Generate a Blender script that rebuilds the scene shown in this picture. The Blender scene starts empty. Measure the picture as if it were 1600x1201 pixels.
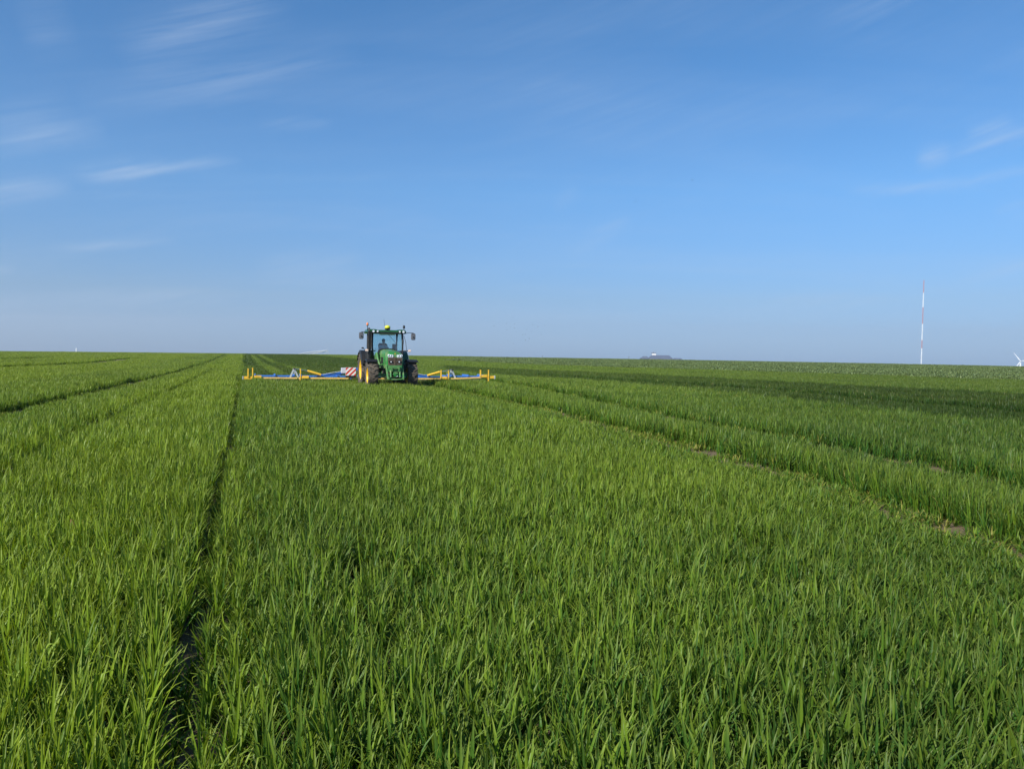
import bpy, bmesh, math, random
import numpy as np
from mathutils import Vector, Matrix

# ------------------------------------------------------------------ camera, world, sun
scene = bpy.context.scene
C = scene.collection
F_PX, CX, CY = 1250.0, 800.0, 600.5        # the photograph's focal length and centre in its own pixels
HORIZON, ROLL, EYE = 558.0, 0.0147, 1.75
PITCH = math.atan((CY - HORIZON) / F_PX)
SUN_AZ, SUN_EL = math.radians(-138), math.radians(37)   # azimuth from +Y towards +X

cam_d = bpy.data.cameras.new('camera')
cam = bpy.data.objects.new('camera', cam_d)
C.objects.link(cam)
cam.location = (0, 0, EYE)
cam.rotation_euler = (Matrix.Rotation(math.pi / 2 - PITCH, 3, 'X') @ Matrix.Rotation(ROLL, 3, 'Z')).to_euler()
cam_d.sensor_width = 36.0
cam_d.lens = 36.0 * F_PX / 1600.0
cam_d.clip_start, cam_d.clip_end = 0.05, 30000
scene.camera = cam

scene.view_settings.view_transform = 'Standard'
scene.view_settings.look = 'None'
scene.view_settings.exposure = 0.6
scene.view_settings.gamma = 1.0
scene.cycles.max_bounces = 8
scene.cycles.diffuse_bounces = 3
scene.cycles.glossy_bounces = 2
scene.cycles.transmission_bounces = 6
scene.cycles.transparent_max_bounces = 12
scene.cycles.use_denoising = True
scene.cycles.denoiser = 'OPENIMAGEDENOISE'


def new_nodes(tree):
    tree.nodes.clear()
    def n(kind, **kw):
        nd = tree.nodes.new(kind)
        for k, v in kw.items():
            if k == 'inp':
                for i, val in v.items():
                    if isinstance(val, bpy.types.NodeSocket):
                        tree.links.new(val, nd.inputs[i])
                    else:
                        nd.inputs[i].default_value = val
            else:
                setattr(nd, k, v)
        return nd
    def m(op, a, b=None, c=None, clamp=False):
        nd = tree.nodes.new('ShaderNodeMath'); nd.operation = op; nd.use_clamp = clamp
        for i, val in enumerate((a, b, c)):
            if val is None: continue
            if isinstance(val, bpy.types.NodeSocket): tree.links.new(val, nd.inputs[i])
            else: nd.inputs[i].default_value = val
        return nd.outputs[0]
    return n, m


def mix(n, fac, a, b, blend='MIX'):
    nd = n('ShaderNodeMix', data_type='RGBA', blend_type=blend)
    t = nd.id_data
    for i, val in ((0, fac), (6, a), (7, b)):
        if isinstance(val, bpy.types.NodeSocket): t.links.new(val, nd.inputs[i])
        elif i == 0: nd.inputs[0].default_value = val
        else: nd.inputs[i].default_value = tuple(val) + ((1,) if len(val) == 3 else ())
    return nd.outputs[2]


def build_world():
    w = bpy.data.worlds.new('World'); scene.world = w; w.use_nodes = True
    t = w.node_tree
    n, m = new_nodes(t)
    sky = n('ShaderNodeTexSky', sky_type='NISHITA')
    sky.sun_disc = False
    sky.sun_elevation = SUN_EL
    sky.sun_rotation = SUN_AZ
    sky.altitude = 0
    sky.air_density, sky.dust_density, sky.ozone_density = 1.0, 0.3, 6.0
    tc = n('ShaderNodeTexCoord')
    sep = n('ShaderNodeSeparateXYZ', inp={0: tc.outputs['Generated']})
    x, y, z = sep.outputs
    az = m('ARCTAN2', x, y)
    el = m('ARCSINE', z)
    # thin cirrus: wisps at given bearings and heights (photo pixels turned into angles), broken by stretched noise
    def ang(px, py):
        a = math.atan((px - CX) / F_PX)
        return a, math.atan((HORIZON + ROLL * (px - CX) - py) / F_PX * math.cos(a))
    co = n('ShaderNodeCombineXYZ', inp={0: az, 1: el, 2: 0.0})
    wob = n('ShaderNodeTexNoise', inp={'Vector': co.outputs[0], 'Scale': 7.0, 'Detail': 5.0, 'Roughness': 0.6})
    wv = m('MULTIPLY', m('SUBTRACT', wob.outputs['Fac'], 0.5), 0.026)
    vr = n('ShaderNodeVectorRotate', rotation_type='Z_AXIS', inp={'Vector': co.outputs[0], 'Angle': -0.3})
    stv = n('ShaderNodeMapping', inp={0: vr.outputs[0]})
    stv.inputs['Scale'].default_value = (3.5, 60, 1)
    fine = n('ShaderNodeTexNoise', inp={'Vector': stv.outputs[0], 'Scale': 1.6, 'Detail': 7.0, 'Roughness': 0.62})
    finef = n('ShaderNodeMapRange', inp={0: fine.outputs['Fac'], 1: 0.33, 2: 0.72, 3: 0.1, 4: 1.2})
    tot = None
    for (x0, y0, x1, y1, wd, amt) in [
            (-40, 238, 170, 203, 11, .30), (-60, 316, 115, 286, 10, .36), (90, 274, 380, 250, 7, .50), (120, 268, 260, 264, 16, .10),
            (180, 95, 450, -10, 22, .28), (100, 175, 560, 82, 16, .20), (390, 430, 570, 402, 13, .26), (60, 474, 370, 459, 8, .20),
            (70, 388, 280, 377, 4, .26), (-40, 424, 30, 422, 4, .30), (1418, 250, 1475, 244, 10, .40), (1455, 250, 1640, 196, 8, .36),
            (1310, 308, 1660, 262, 5, .34), (1495, 216, 1570, 192, 9, .22), (880, 398, 985, 342, 8, .20), (1480, 434, 1660, 410, 9, .16),
            (1180, 478, 1400, 460, 8, .16), (30, 60, 120, 40, 20, .16), (560, 480, 760, 470, 8, .14), (400, 195, 520, 198, 6, .12),
            (1250, 40, 1440, -5, 12, .14), (-30, 200, 120, 172, 14, .16), (860, 330, 900, 290, 8, .12), (1540, 335, 1640, 322, 8, .15)]:
        (a0, e0), (a1, e1) = ang(x0, y0), ang(x1, y1)
        L = math.hypot(a1 - a0, e1 - e0); ux, uy = (a1 - a0) / L, (e1 - e0) / L
        dx, dy = m('SUBTRACT', az, a0), m('SUBTRACT', el, e0)
        s = m('DIVIDE', m('ADD', m('MULTIPLY', dx, ux), m('MULTIPLY', dy, uy)), L)
        d = m('ADD', m('SUBTRACT', m('MULTIPLY', dy, ux), m('MULTIPLY', dx, uy)), wv)
        g = m('EXPONENT', m('MULTIPLY', m('POWER', m('DIVIDE', d, wd * 1.45 / F_PX), 2.0), -1.0))
        tap = m('MULTIPLY', m('MULTIPLY', s, m('SUBTRACT', 1.0, s)), 4.0, clamp=True)
        g = m('MULTIPLY', m('MULTIPLY', g, tap), amt * 0.88)
        tot = g if tot is None else m('ADD', tot, g)
    # a broad thin veil of the same cirrus over the whole dome
    pz = m('ADD', m('MAXIMUM', z, 0.0), 0.12)
    pc = n('ShaderNodeCombineXYZ', inp={0: m('DIVIDE', x, pz), 1: m('DIVIDE', y, pz), 2: 0.0})
    vm = n('ShaderNodeMapping', inp={0: pc.outputs[0]})
    vm.inputs['Rotation'].default_value = (0, 0, 0.5); vm.inputs['Scale'].default_value = (0.5, 1.5, 1)
    veil = n('ShaderNodeTexNoise', inp={'Vector': vm.outputs[0], 'Scale': 1.1, 'Detail': 6.0, 'Roughness': 0.55, 'Distortion': 0.6})
    veilf = n('ShaderNodeMapRange', inp={0: veil.outputs['Fac'], 1: 0.45, 2: 0.85, 3: 0.0, 4: 0.16})
    cov = m('ADD', m('MULTIPLY', tot, finef.outputs[0]), m('MULTIPLY', veilf.outputs[0], m('ADD', m('MULTIPLY', finef.outputs[0], 0.9), 0.45)), clamp=True)
    cov = m('MULTIPLY', cov, m('MULTIPLY', m('ADD', z, 0.0), 25.0, clamp=True))
    ramp = n('ShaderNodeValToRGB', inp={0: z})          # clear spring air: less red towards the horizon than the model's
    for i, (p, c) in enumerate(SKY_TINT):
        e = ramp.color_ramp.elements[i] if i < 2 else ramp.color_ramp.elements.new(p)
        e.position = p; e.color = (*c, 1)
    col = mix(n, 1.0, sky.outputs[0], ramp.outputs[0], 'MULTIPLY')
    col = mix(n, cov, col, CLOUD_COL)
    bg = n('ShaderNodeBackground', inp={0: col, 1: SKY_STRENGTH})
    out = n('ShaderNodeOutputWorld', inp={0: bg.outputs[0]})

SKY_TINT = [(0.0, (.33, .51, .90)), (1.0, (.44, .80, .95)), (0.07, (.45, .57, .75)), (0.2, (.53, .78, .92)), (0.4, (.42, .79, .95))]
CLOUD_COL = (3.6, 4.4, 5.6)
SKY_STRENGTH = 0.10
build_world()

sun_d = bpy.data.lights.new('sun', 'SUN')
sun = bpy.data.objects.new('sun', sun_d); C.objects.link(sun)
sun_d.energy = 4.6; sun_d.angle = math.radians(0.53); sun_d.color = (1.0, 0.955, 0.88)
sdir = Vector((math.sin(SUN_AZ) * math.cos(SUN_EL), math.cos(SUN_AZ) * math.cos(SUN_EL), math.sin(SUN_EL)))
sun.rotation_euler = sdir.to_track_quat('Z', 'Y').to_euler()

# ------------------------------------------------------------------ helpers
def mesh_obj(name, bm, mat, parent=None, smooth=False, bevel=0.0):
    if bevel:
        bmesh.ops.bevel(bm, geom=[e for e in bm.edges], offset=bevel, segments=2, affect='EDGES', clamp_overlap=True)
    bmesh.ops.recalc_face_normals(bm, faces=bm.faces[:])
    me = bpy.data.meshes.new(name); bm.to_mesh(me); bm.free()
    if mat: me.materials.append(mat)
    if smooth:
        me.polygons.foreach_set('use_smooth', [True] * len(me.polygons))
        try: me.set_sharp_from_angle(angle=math.radians(38))
        except Exception: pass
    o = bpy.data.objects.new(name, me); C.objects.link(o)
    if parent: o.parent = parent
    return o

def tag(o, label=None, cat=None, group=None, kind=None):
    for k, v in (('label', label), ('category', cat), ('group', group), ('kind', kind)):
        if v: o[k] = v
    return o

def empty(name, loc=(0, 0, 0), rot=None):
    o = bpy.data.objects.new(name, None); C.objects.link(o)
    o.location = loc
    if rot is not None: o.rotation_euler = rot
    o.empty_display_size = 0.2
    return o

def bx(bm, c, s, R=None):
    M = Matrix.Translation(c) @ (R.to_4x4() if R else Matrix()) @ Matrix.Diagonal((s[0], s[1], s[2], 1))
    bmesh.ops.create_cube(bm, size=1.0, matrix=M)
    return bm

def BX(c, s, R=None): return bx(bmesh.new(), c, s, R)

def basis(d):
    d = Vector(d).normalized()
    return d.to_track_quat('Z', 'Y').to_matrix()

def bar(bm, p0, p1, w, h=None, up=None):
    p0, p1 = Vector(p0), Vector(p1); d = p1 - p0
    return bx(bm, (p0 + p1) / 2, (w, h or w, d.length), basis(d))

def cyl(bm, p0, p1, r0, r1=None, seg=14):
    p0, p1 = Vector(p0), Vector(p1); d = p1 - p0
    M = Matrix.Translation((p0 + p1) / 2) @ basis(d).to_4x4()
    bmesh.ops.create_cone(bm, cap_ends=True, cap_tris=False, segments=seg, radius1=r0, radius2=r0 if r1 is None else r1, depth=d.length, matrix=M)
    return bm

def CYL(p0, p1, r0, r1=None, seg=14): return cyl(bmesh.new(), p0, p1, r0, r1, seg)

def tube(bm, pts, r, seg=8):
    pts = [Vector(p) for p in pts]; rings = []
    for i, p in enumerate(pts):
        d = (pts[min(i + 1, len(pts) - 1)] - pts[max(i - 1, 0)])
        B = basis(d); rr = r[i] if isinstance(r, (list, tuple)) else r
        rings.append([bm.verts.new(p + B @ Vector((math.cos(k * 2 * math.pi / seg) * rr, math.sin(k * 2 * math.pi / seg) * rr, 0))) for k in range(seg)])
    for a, b in zip(rings, rings[1:]):
        for k in range(seg):
            bm.faces.new((a[k], a[(k + 1) % seg], b[(k + 1) % seg], b[k]))
    bm.faces.new(rings[0][::-1]); bm.faces.new(rings[-1])
    return bm

def prism(bm, pts, y0, y1):
    a = [bm.verts.new((x, y0, z)) for x, z in pts]; b = [bm.verts.new((x, y1, z)) for x, z in pts]
    bm.faces.new(a); bm.faces.new(b[::-1]); k = len(pts)
    for i in range(k): bm.faces.new((a[i], b[i], b[(i + 1) % k], a[(i + 1) % k]))
    return bm

def loft(bm, rings, cap=True):
    R = [[bm.verts.new(p) for p in ring] for ring in rings]; k = len(R[0])
    for a, b in zip(R, R[1:]):
        for i in range(k): bm.faces.new((a[i], a[(i + 1) % k], b[(i + 1) % k], b[i]))
    if cap: bm.faces.new(R[0][::-1]); bm.faces.new(R[-1])
    return bm

def lathe_x(bm, prof, c, seg=40):      # profile of (radius, x), closed, turned about the x axis through c
    R = []
    for k in range(seg):
        a = 2 * math.pi * k / seg
        R.append([bm.verts.new((c[0] + x, c[1] + r * math.cos(a), c[2] + r * math.sin(a))) for r, x in prof])
    n = len(prof)
    for k in range(seg):
        a, b = R[k], R[(k + 1) % seg]
        for i in range(n):
            bm.faces.new((a[i], b[i], b[(i + 1) % n], a[(i + 1) % n]))
    return bm

def ball(bm, c, r, sc=(1, 1, 1), u=16, v=10):
    bmesh.ops.create_uvsphere(bm, u_segments=u, v_segments=v, radius=r, matrix=Matrix.Translation(c) @ Matrix.Diagonal((*sc, 1)))
    return bm

_mats = {}
def mat(name, col, rough=0.5, metal=0.0, dirt=0.0, dirt_col=(0.23, 0.17, 0.10), scale=4.0, var=0.12, coat=0.0, emit=0.0):
    if name in _mats: return _mats[name]
    mt = bpy.data.materials.new(name); mt.use_nodes = True
    n, m = new_nodes(mt.node_tree)
    tc = n('ShaderNodeTexCoord')
    ns = n('ShaderNodeTexNoise', inp={'Vector': tc.outputs['Object'], 'Scale': scale, 'Detail': 6.0, 'Roughness': 0.6})
    v = n('ShaderNodeMapRange', inp={0: ns.outputs['Fac'], 1: 0.3, 2: 0.7, 3: 1 - var, 4: 1 + var})
    vv = n('ShaderNodeCombineXYZ', inp={0: v.outputs[0], 1: v.outputs[0], 2: v.outputs[0]})
    c = mix(n, 1.0, col, vv.outputs[0], 'MULTIPLY')
    if dirt:
        n2 = n('ShaderNodeTexNoise', inp={'Vector': tc.outputs['Object'], 'Scale': scale * 0.8, 'Detail': 8.0, 'Roughness': 0.7})
        df = n('ShaderNodeMapRange', inp={0: n2.outputs['Fac'], 1: 0.62 - 0.4 * dirt, 2: 0.78 - 0.25 * dirt, 3: 0.0, 4: min(1.0, dirt * 1.3)})
        c = mix(n, df.outputs[0], c, dirt_col)
        ro = m('ADD', m('MULTIPLY', df.outputs[0], max(0.0, 0.9 - rough)), rough)
    else:
        ro = m('ADD', m('MULTIPLY', ns.outputs['Fac'], 0.12), rough - 0.06)
    b = n('ShaderNodeBsdfPrincipled', inp={'Base Color': c, 'Roughness': ro, 'Metallic': metal, 'Coat Weight': coat})
    bp = n('ShaderNodeBump', inp={'Height': ns.outputs['Fac'], 'Strength': 0.06, 'Distance': 0.02})
    mt.node_tree.links.new(bp.outputs[0], b.inputs['Normal'])
    if emit:
        b.inputs['Emission Color'].default_value = (*col, 1); b.inputs['Emission Strength'].default_value = emit
    n('ShaderNodeOutputMaterial', inp={0: b.outputs[0]})
    _mats[name] = mt
    return mt

def glass(name, tint, refl=0.04, opac=0.0):
    mt = bpy.data.materials.new(name); mt.use_nodes = True
    n, m = new_nodes(mt.node_tree)
    tr = n('ShaderNodeBsdfTransparent', inp={0: (*tint, 1)})
    gl = n('ShaderNodeBsdfGlossy', inp={0: (1, 1, 1, 1), 'Roughness': 0.03})
    df = n('ShaderNodeBsdfDiffuse', inp={0: (0.5, 0.5, 0.45, 1)})
    lw = n('ShaderNodeFresnel', inp={'IOR': 1.5})
    s1 = n('ShaderNodeMixShader', inp={0: opac, 1: tr.outputs[0], 2: df.outputs[0]})
    s2 = n('ShaderNodeMixShader', inp={0: m('ADD', lw.outputs[0], refl), 1: s1.outputs[0], 2: gl.outputs[0]})
    n('ShaderNodeOutputMaterial', inp={0: s2.outputs[0]})
    return mt

# ------------------------------------------------------------------ terrain
def S(a, b, x):
    t = np.clip((x - a) / (b - a), 0, 1)
    return t * t * (3 - 2 * t)

def ground_z(x, y):
    x = np.asarray(x, float); y = np.asarray(y, float)
    r = np.hypot(x, y); az = np.arctan2(x, np.maximum(y, 1e-3))
    rise = 1.47 - 0.55 * np.clip(np.abs(az) / 0.57, 0, 1.3) ** 2
    z = rise * S(60, 290, r) - 7.5 * S(310, 1000, r)
    z = z + 0.03 * np.sin(x * 0.21 + 1.0) * np.sin(y * 0.17) * S(6, 20, r)
    return z

def pix_ray(px, py):
    d = Vector(((px - CX) / F_PX, (CY - py) / F_PX, -1.0))
    return cam.rotation_euler.to_matrix() @ d

def pix_ground(px, py, h=0.0):
    d = pix_ray(px, py)
    d = d / math.hypot(d.x, d.y)
    ts = np.concatenate([np.linspace(1.5, 60, 600), np.linspace(60.2, 520, 1800)])
    g = EYE + d.z * ts - ground_z(d.x * ts, d.y * ts) - h
    k = np.nonzero(g <= 0)[0]
    t = ts[k[0]] if len(k) else 310.0
    return np.array((d.x * t, d.y * t))

THETA = math.radians(18.6)              # bearing of the drill rows, left of the camera axis
DV = np.array((-math.sin(THETA), math.cos(THETA))); DW = np.array((math.cos(THETA), math.sin(THETA)))

def soil_material():
    mt = bpy.data.materials.new('soil'); mt.use_nodes = True
    n, m = new_nodes(mt.node_tree)
    tc = n('ShaderNodeTexCoord'); P = tc.outputs['Object']
    a = n('ShaderNodeTexNoise', inp={'Vector': P, 'Scale': 9.0, 'Detail': 10.0, 'Roughness': 0.7})
    b = n('ShaderNodeTexNoise', inp={'Vector': P, 'Scale': 0.6, 'Detail': 4.0})
    v = n('ShaderNodeTexVoronoi', inp={'Vector': P, 'Scale': 22.0})
    c = mix(n, a.outputs['Fac'], (0.06, 0.036, 0.018), (0.19, 0.138, 0.072))
    c = mix(n, m('MULTIPLY', b.outputs['Fac'], 0.5), c, (0.12, 0.10, 0.05))
    st = n('ShaderNodeMapping', inp={0: P}); st.inputs['Rotation'].default_value = (0, 0, 0.6); st.inputs['Scale'].default_value = (90, 9, 1)
    sn = n('ShaderNodeTexNoise', inp={'Vector': st.outputs[0], 'Scale': 1.0, 'Detail': 3.0})
    sf = n('ShaderNodeMapRange', inp={0: sn.outputs['Fac'], 1: 0.64, 2: 0.70, 3: 0.0, 4: 0.8})
    c = mix(n, sf.outputs[0], c, (0.30, 0.24, 0.12))
    # beyond the built crop the fields are too far to tell plants apart: grassy cover takes over
    sp = n('ShaderNodeSeparateXYZ', inp={0: P})
    rr = m('SQRT', m('ADD', m('POWER', sp.outputs[0], 2.0), m('POWER', sp.outputs[1], 2.0)))
    far = n('ShaderNodeMapRange', inp={0: rr, 1: 300.0, 2: 360.0, 3: 0.0, 4: 1.0})
    fn = n('ShaderNodeTexNoise', inp={'Vector': P, 'Scale': 0.004, 'Detail': 3.0})
    fc = mix(n, fn.outputs['Fac'], (0.045, 0.085, 0.018), (0.10, 0.13, 0.035))
    c = mix(n, far.outputs[0], c, fc)
    hgt = m('ADD', a.outputs['Fac'], m('MULTIPLY', v.outputs['Distance'], 0.6))
    bp = n('ShaderNodeBump', inp={'Height': hgt, 'Strength': 0.8, 'Distance': 0.03})
    bs = n('ShaderNodeBsdfPrincipled', inp={'Base Color': c, 'Roughness': 0.95, 'Normal': bp.outputs[0]})
    n('ShaderNodeOutputMaterial', inp={0: bs.outputs[0]})
    return mt

def build_ground():
    rad = np.concatenate([np.linspace(0, 60, 41), np.geomspace(63, 1000, 70), np.geomspace(1100, 5400, 14)])
    seg = 160
    ang = np.linspace(0, 2 * math.pi, seg, endpoint=False)
    X = rad[1:, None] * np.sin(ang)[None]; Y = rad[1:, None] * np.cos(ang)[None]
    Z = ground_z(X, np.where(Y > 0, Y, 1e-3))
    v = [(0, 0, float(ground_z(0, 0)))] + list(zip(X.ravel().tolist(), Y.ravel().tolist(), Z.ravel().tolist()))
    f = [(0, 1 + k, 1 + (k + 1) % seg) for k in range(seg)]
    for i in range(len(rad) - 2):
        a, b = 1 + i * seg, 1 + (i + 1) * seg
        f += [(a + k, b + k, b + (k + 1) % seg, a + (k + 1) % seg) for k in range(seg)]
    me = bpy.data.meshes.new('ground'); me.from_pydata(v, [], f); me.materials.append(soil_material())
    me.polygons.foreach_set('use_smooth', [True] * len(f))
    bm = bmesh.new(); bm.from_mesh(me); bmesh.ops.recalc_face_normals(bm, faces=bm.faces[:]); bm.to_mesh(me); bm.free()
    o = bpy.data.objects.new('ground', me); C.objects.link(o)
    tag(o, 'gently rising brown soil of the arable field', 'ground', kind='structure')
build_ground()

# ------------------------------------------------------------------ wheat
def leaf_material(name, lo, hi, dry, spec=0.35):
    mt = bpy.data.materials.new(name); mt.use_nodes = True
    n, m = new_nodes(mt.node_tree)
    lf = n('ShaderNodeAttribute', attribute_name='leaf')
    sp = n('ShaderNodeSeparateColor', inp={0: lf.outputs['Color']})
    rnd, t, dr = sp.outputs
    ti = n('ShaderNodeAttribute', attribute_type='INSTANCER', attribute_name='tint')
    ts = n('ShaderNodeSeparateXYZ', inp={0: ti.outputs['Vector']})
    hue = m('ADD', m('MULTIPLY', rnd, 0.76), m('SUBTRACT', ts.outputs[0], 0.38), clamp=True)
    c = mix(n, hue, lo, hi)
    c = mix(n, m('MULTIPLY', m('POWER', t, 3.0), 0.35), c, dry)                       # yellowing towards the tip
    c = mix(n, m('MULTIPLY', m('SUBTRACT', 1.0, m('MULTIPLY', t, 5.0), clamp=True), 0.4), c, (0.11, 0.15, 0.03))   # pale sheath
    dd = m('GREATER_THAN', m('ADD', dr, ts.outputs[1]), 0.993)
    c = mix(n, m('MULTIPLY', dd, 0.8), c, dry)
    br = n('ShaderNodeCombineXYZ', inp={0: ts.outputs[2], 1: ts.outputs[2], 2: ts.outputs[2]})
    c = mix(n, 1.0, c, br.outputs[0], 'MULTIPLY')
    bs = n('ShaderNodeBsdfPrincipled', inp={'Base Color': c, 'Roughness': 0.42, 'Specular IOR Level': spec})
    tcol = mix(n, 1.0, c, (1.25, 1.15, 0.45), 'MULTIPLY')
    tr = n('ShaderNodeBsdfTranslucent', inp={0: tcol})
    ms = n('ShaderNodeMixShader', inp={0: 0.32, 1: bs.outputs[0], 2: tr.outputs[0]})
    n('ShaderNodeOutputMaterial', inp={0: ms.outputs[0]})
    return mt

WHEAT = leaf_material('wheat_leaf', (0.033, 0.126, 0.018), (0.195, 0.300, 0.017), (0.40, 0.36, 0.08), spec=0.19)

def leaf(rng, base, az, L, W, hs, a0, bend, kink, segs, fold, out):
    """one leaf: a stem piece hs high, then a blade of length L bending over; appended to out = (verts, faces, attr)"""
    V, Fc, A = out
    k0 = len(V)
    d = np.array((math.cos(az), math.sin(az))); sd = np.array((-d[1], d[0]))
    pts = [(0.0, 0.0)]
    if hs > 0: pts.append((0.0, hs))
    ang = a0; p = np.array((0.0, hs))
    for i in range(segs):
        t = (i + 1) / segs
        ang_i = a0 + bend * t * t + (1.9 * max(0.0, (t - kink) / (1 - kink)) if kink < 1 and t > kink else 0)
        p = p + L / segs * np.array((math.sin(ang_i), math.cos(ang_i)))
        pts.append(tuple(p))
    n = len(pts); tw = rng.uniform(-0.6, 0.6)
    rr, dr = rng.random(), rng.random()
    for i, (h, z) in enumerate(pts):
        t = i / (n - 1)
        tb = max(0.0, (i - (1 if hs > 0 else 0)) / (n - 1 - (1 if hs > 0 else 0)))
        w = W * (1 - tb ** 2.0) * (0.62 + 0.38 * min(1.0, tb / 0.35)) + 0.0006
        if hs > 0 and i == 0: w = W * 0.45
        a = tw * t
        ox, oy = sd * math.cos(a) * w / 2 + d * math.sin(a) * w / 2
        c = base + d * h
        rows = [(c[0] - ox, c[1] - oy, z), (c[0] + ox, c[1] + oy, z)]
        if fold: rows.insert(1, (c[0] + d[0] * w * 0.22, c[1] + d[1] * w * 0.22, z - w * 0.16))
        for q in rows:
            V.append(q); A.append((rr, t, dr, 1.0))
    m = 3 if fold else 2
    for i in range(n - 1):
        for j in range(m - 1):
            a = k0 + i * m + j
            Fc.append((a, a + 1, a + m + 1, a + m))

def wheat_mesh(name, rng, plants, spread, tillers, leaves, segs, fold, wscale, disc=False):
    out = ([], [], [])
    for p in range(plants):
        if spread:
            pc = (rng.random(2) - 0.5) * spread
        else: pc = np.zeros(2)
        hgt = rng.uniform(0.82, 1.12)
        for k in range(tillers):
            b = pc + rng.normal(0, 0.014, 2)
            az0 = rng.uniform(0, 6.283)
            for q in range(leaves):
                top = (q == 0)
                az = az0 + q * math.pi + rng.normal(0, 0.5)
                L = hgt * (rng.uniform(0.15, 0.25) if top else rng.uniform(0.13, 0.22))
                hs = hgt * (rng.uniform(0.06, 0.13) if top else rng.uniform(0.02, 0.09))
                a0 = abs(rng.normal(0.10, 0.11)) if top else rng.uniform(0.15, 0.6)
                bend = rng.uniform(0.05, 0.95) if top else rng.uniform(0.2, 1.1)
                kink = rng.uniform(0.5, 0.8) if rng.random() < 0.25 else 1.0
                W = rng.uniform(0.0115, 0.0195) * wscale * (1 if top else 0.85)
                leaf(rng, b, az, L, W, hs, a0, bend, kink, segs, fold, out)
    return leaf_mesh(name, out, WHEAT)

def leaf_mesh(name, out, material, smooth=True):
    V, Fc, A = out
    me = bpy.data.meshes.new(name); me.from_pydata(V, [], Fc)
    at = me.color_attributes.new('leaf', 'FLOAT_COLOR', 'POINT')
    at.data.foreach_set('color', np.array(A, dtype=np.float32).ravel())
    me.materials.append(material)
    if smooth: me.polygons.foreach_set('use_smooth', [True] * len(Fc))
    return bpy.data.objects.new(name, me)

def eulers(phi, tdir, tilt):
    """turn by phi about z, then tilt by `tilt` towards compass direction tdir -> XYZ Euler angles"""
    c, s = np.cos(phi), np.sin(phi); o, z = np.ones_like(phi), np.zeros_like(phi)
    Rz = np.stack([np.stack([c, -s, z], -1), np.stack([s, c, z], -1), np.stack([z, z, o], -1)], -2)
    kx, ky = -np.sin(tdir), np.cos(tdir); ct, st = np.cos(tilt), np.sin(tilt)
    Rt = np.stack([np.stack([ct + kx * kx * (1 - ct), kx * ky * (1 - ct), ky * st], -1),
                   np.stack([kx * ky * (1 - ct), ct + ky * ky * (1 - ct), -kx * st], -1),
                   np.stack([-ky * st, kx * st, ct], -1)], -2)
    R = Rt @ Rz
    return np.stack([np.arctan2(R[:, 2, 1], R[:, 2, 2]), np.arcsin(np.clip(-R[:, 2, 0], -1, 1)), np.arctan2(R[:, 1, 0], R[:, 0, 0])], -1)

def scatter(name, pos, rot, scl, idx, tint, sources):
    col = bpy.data.collections.new(name + '_plants')
    for o in sources: col.objects.link(o)
    N = len(pos)
    me = bpy.data.meshes.new(name); me.vertices.add(N)
    me.vertices.foreach_set('co', pos.astype(np.float32).ravel())
    for nm, arr in (('rot', rot), ('scl', scl), ('tint', tint)):
        a = me.attributes.new(nm, 'FLOAT_VECTOR', 'POINT'); a.data.foreach_set('vector', arr.astype(np.float32).ravel())
    a = me.attributes.new('idx', 'INT', 'POINT'); a.data.foreach_set('value', idx.astype(np.int32))
    me.materials.append(sources[0].data.materials[0])
    o = bpy.data.objects.new(name, me); C.objects.link(o)
    ng = bpy.data.node_groups.new(name, 'GeometryNodeTree')
    ng.interface.new_socket('Geometry', in_out='INPUT', socket_type='NodeSocketGeometry')
    ng.interface.new_socket('Geometry', in_out='OUTPUT', socket_type='NodeSocketGeometry')
    N_ = ng.nodes.new; Lk = ng.links.new
    gi, go = N_('NodeGroupInput'), N_('NodeGroupOutput')
    ci = N_('GeometryNodeCollectionInfo'); ci.inputs[0].default_value = col
    ci.inputs['Separate Children'].default_value = True; ci.inputs['Reset Children'].default_value = True
    ip = N_('GeometryNodeInstanceOnPoints'); ip.inputs['Pick Instance'].default_value = True
    def na(nm, ty):
        q = N_('GeometryNodeInputNamedAttribute'); q.data_type = ty; q.inputs[0].default_value = nm
        return q.outputs[0]
    Lk(gi.outputs[0], ip.inputs['Points']); Lk(ci.outputs[0], ip.inputs['Instance'])
    Lk(na('idx', 'INT'), ip.inputs['Instance Index']); Lk(na('rot', 'FLOAT_VECTOR'), ip.inputs['Rotation']); Lk(na('scl', 'FLOAT_VECTOR'), ip.inputs['Scale'])
    Lk(ip.outputs[0], go.inputs[0])
    md = o.modifiers.new('plants', 'NODES'); md.node_group = ng
    return o

def poly_dist(P, line, sides=False):
    """distance of the points P (N,2) to a polyline"""
    best = np.full(len(P), 1e9); near = np.zeros(len(P), bool)
    for a, b in zip(line[:-1], line[1:]):
        ab = b - a; t = np.clip(((P - a) @ ab) / (ab @ ab), 0, 1)
        q = a + t[:, None] * ab; d = np.linalg.norm(P - q, axis=1)
        up = d < best
        near = np.where(up, np.hypot(P[:, 0], P[:, 1]) < np.hypot(q[:, 0], q[:, 1]), near)
        best = np.where(up, d, best)
    return (best, near) if sides else best

def in_poly(P, poly):
    x, y = P[:, 0], P[:, 1]; r = np.zeros(len(P), bool); n = len(poly)
    for i in range(n):
        (x0, y0), (x1, y1) = poly[i], poly[(i + 1) % n]
        cond = ((y0 > y) != (y1 > y)) & (x < (x1 - x0) * (y - y0) / (y1 - y0 + 1e-12) + x0)
        r ^= cond
    return r

def gl(pts, h=0.0): return np.array([pix_ground(px, py, h) for px, py in pts])

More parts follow.
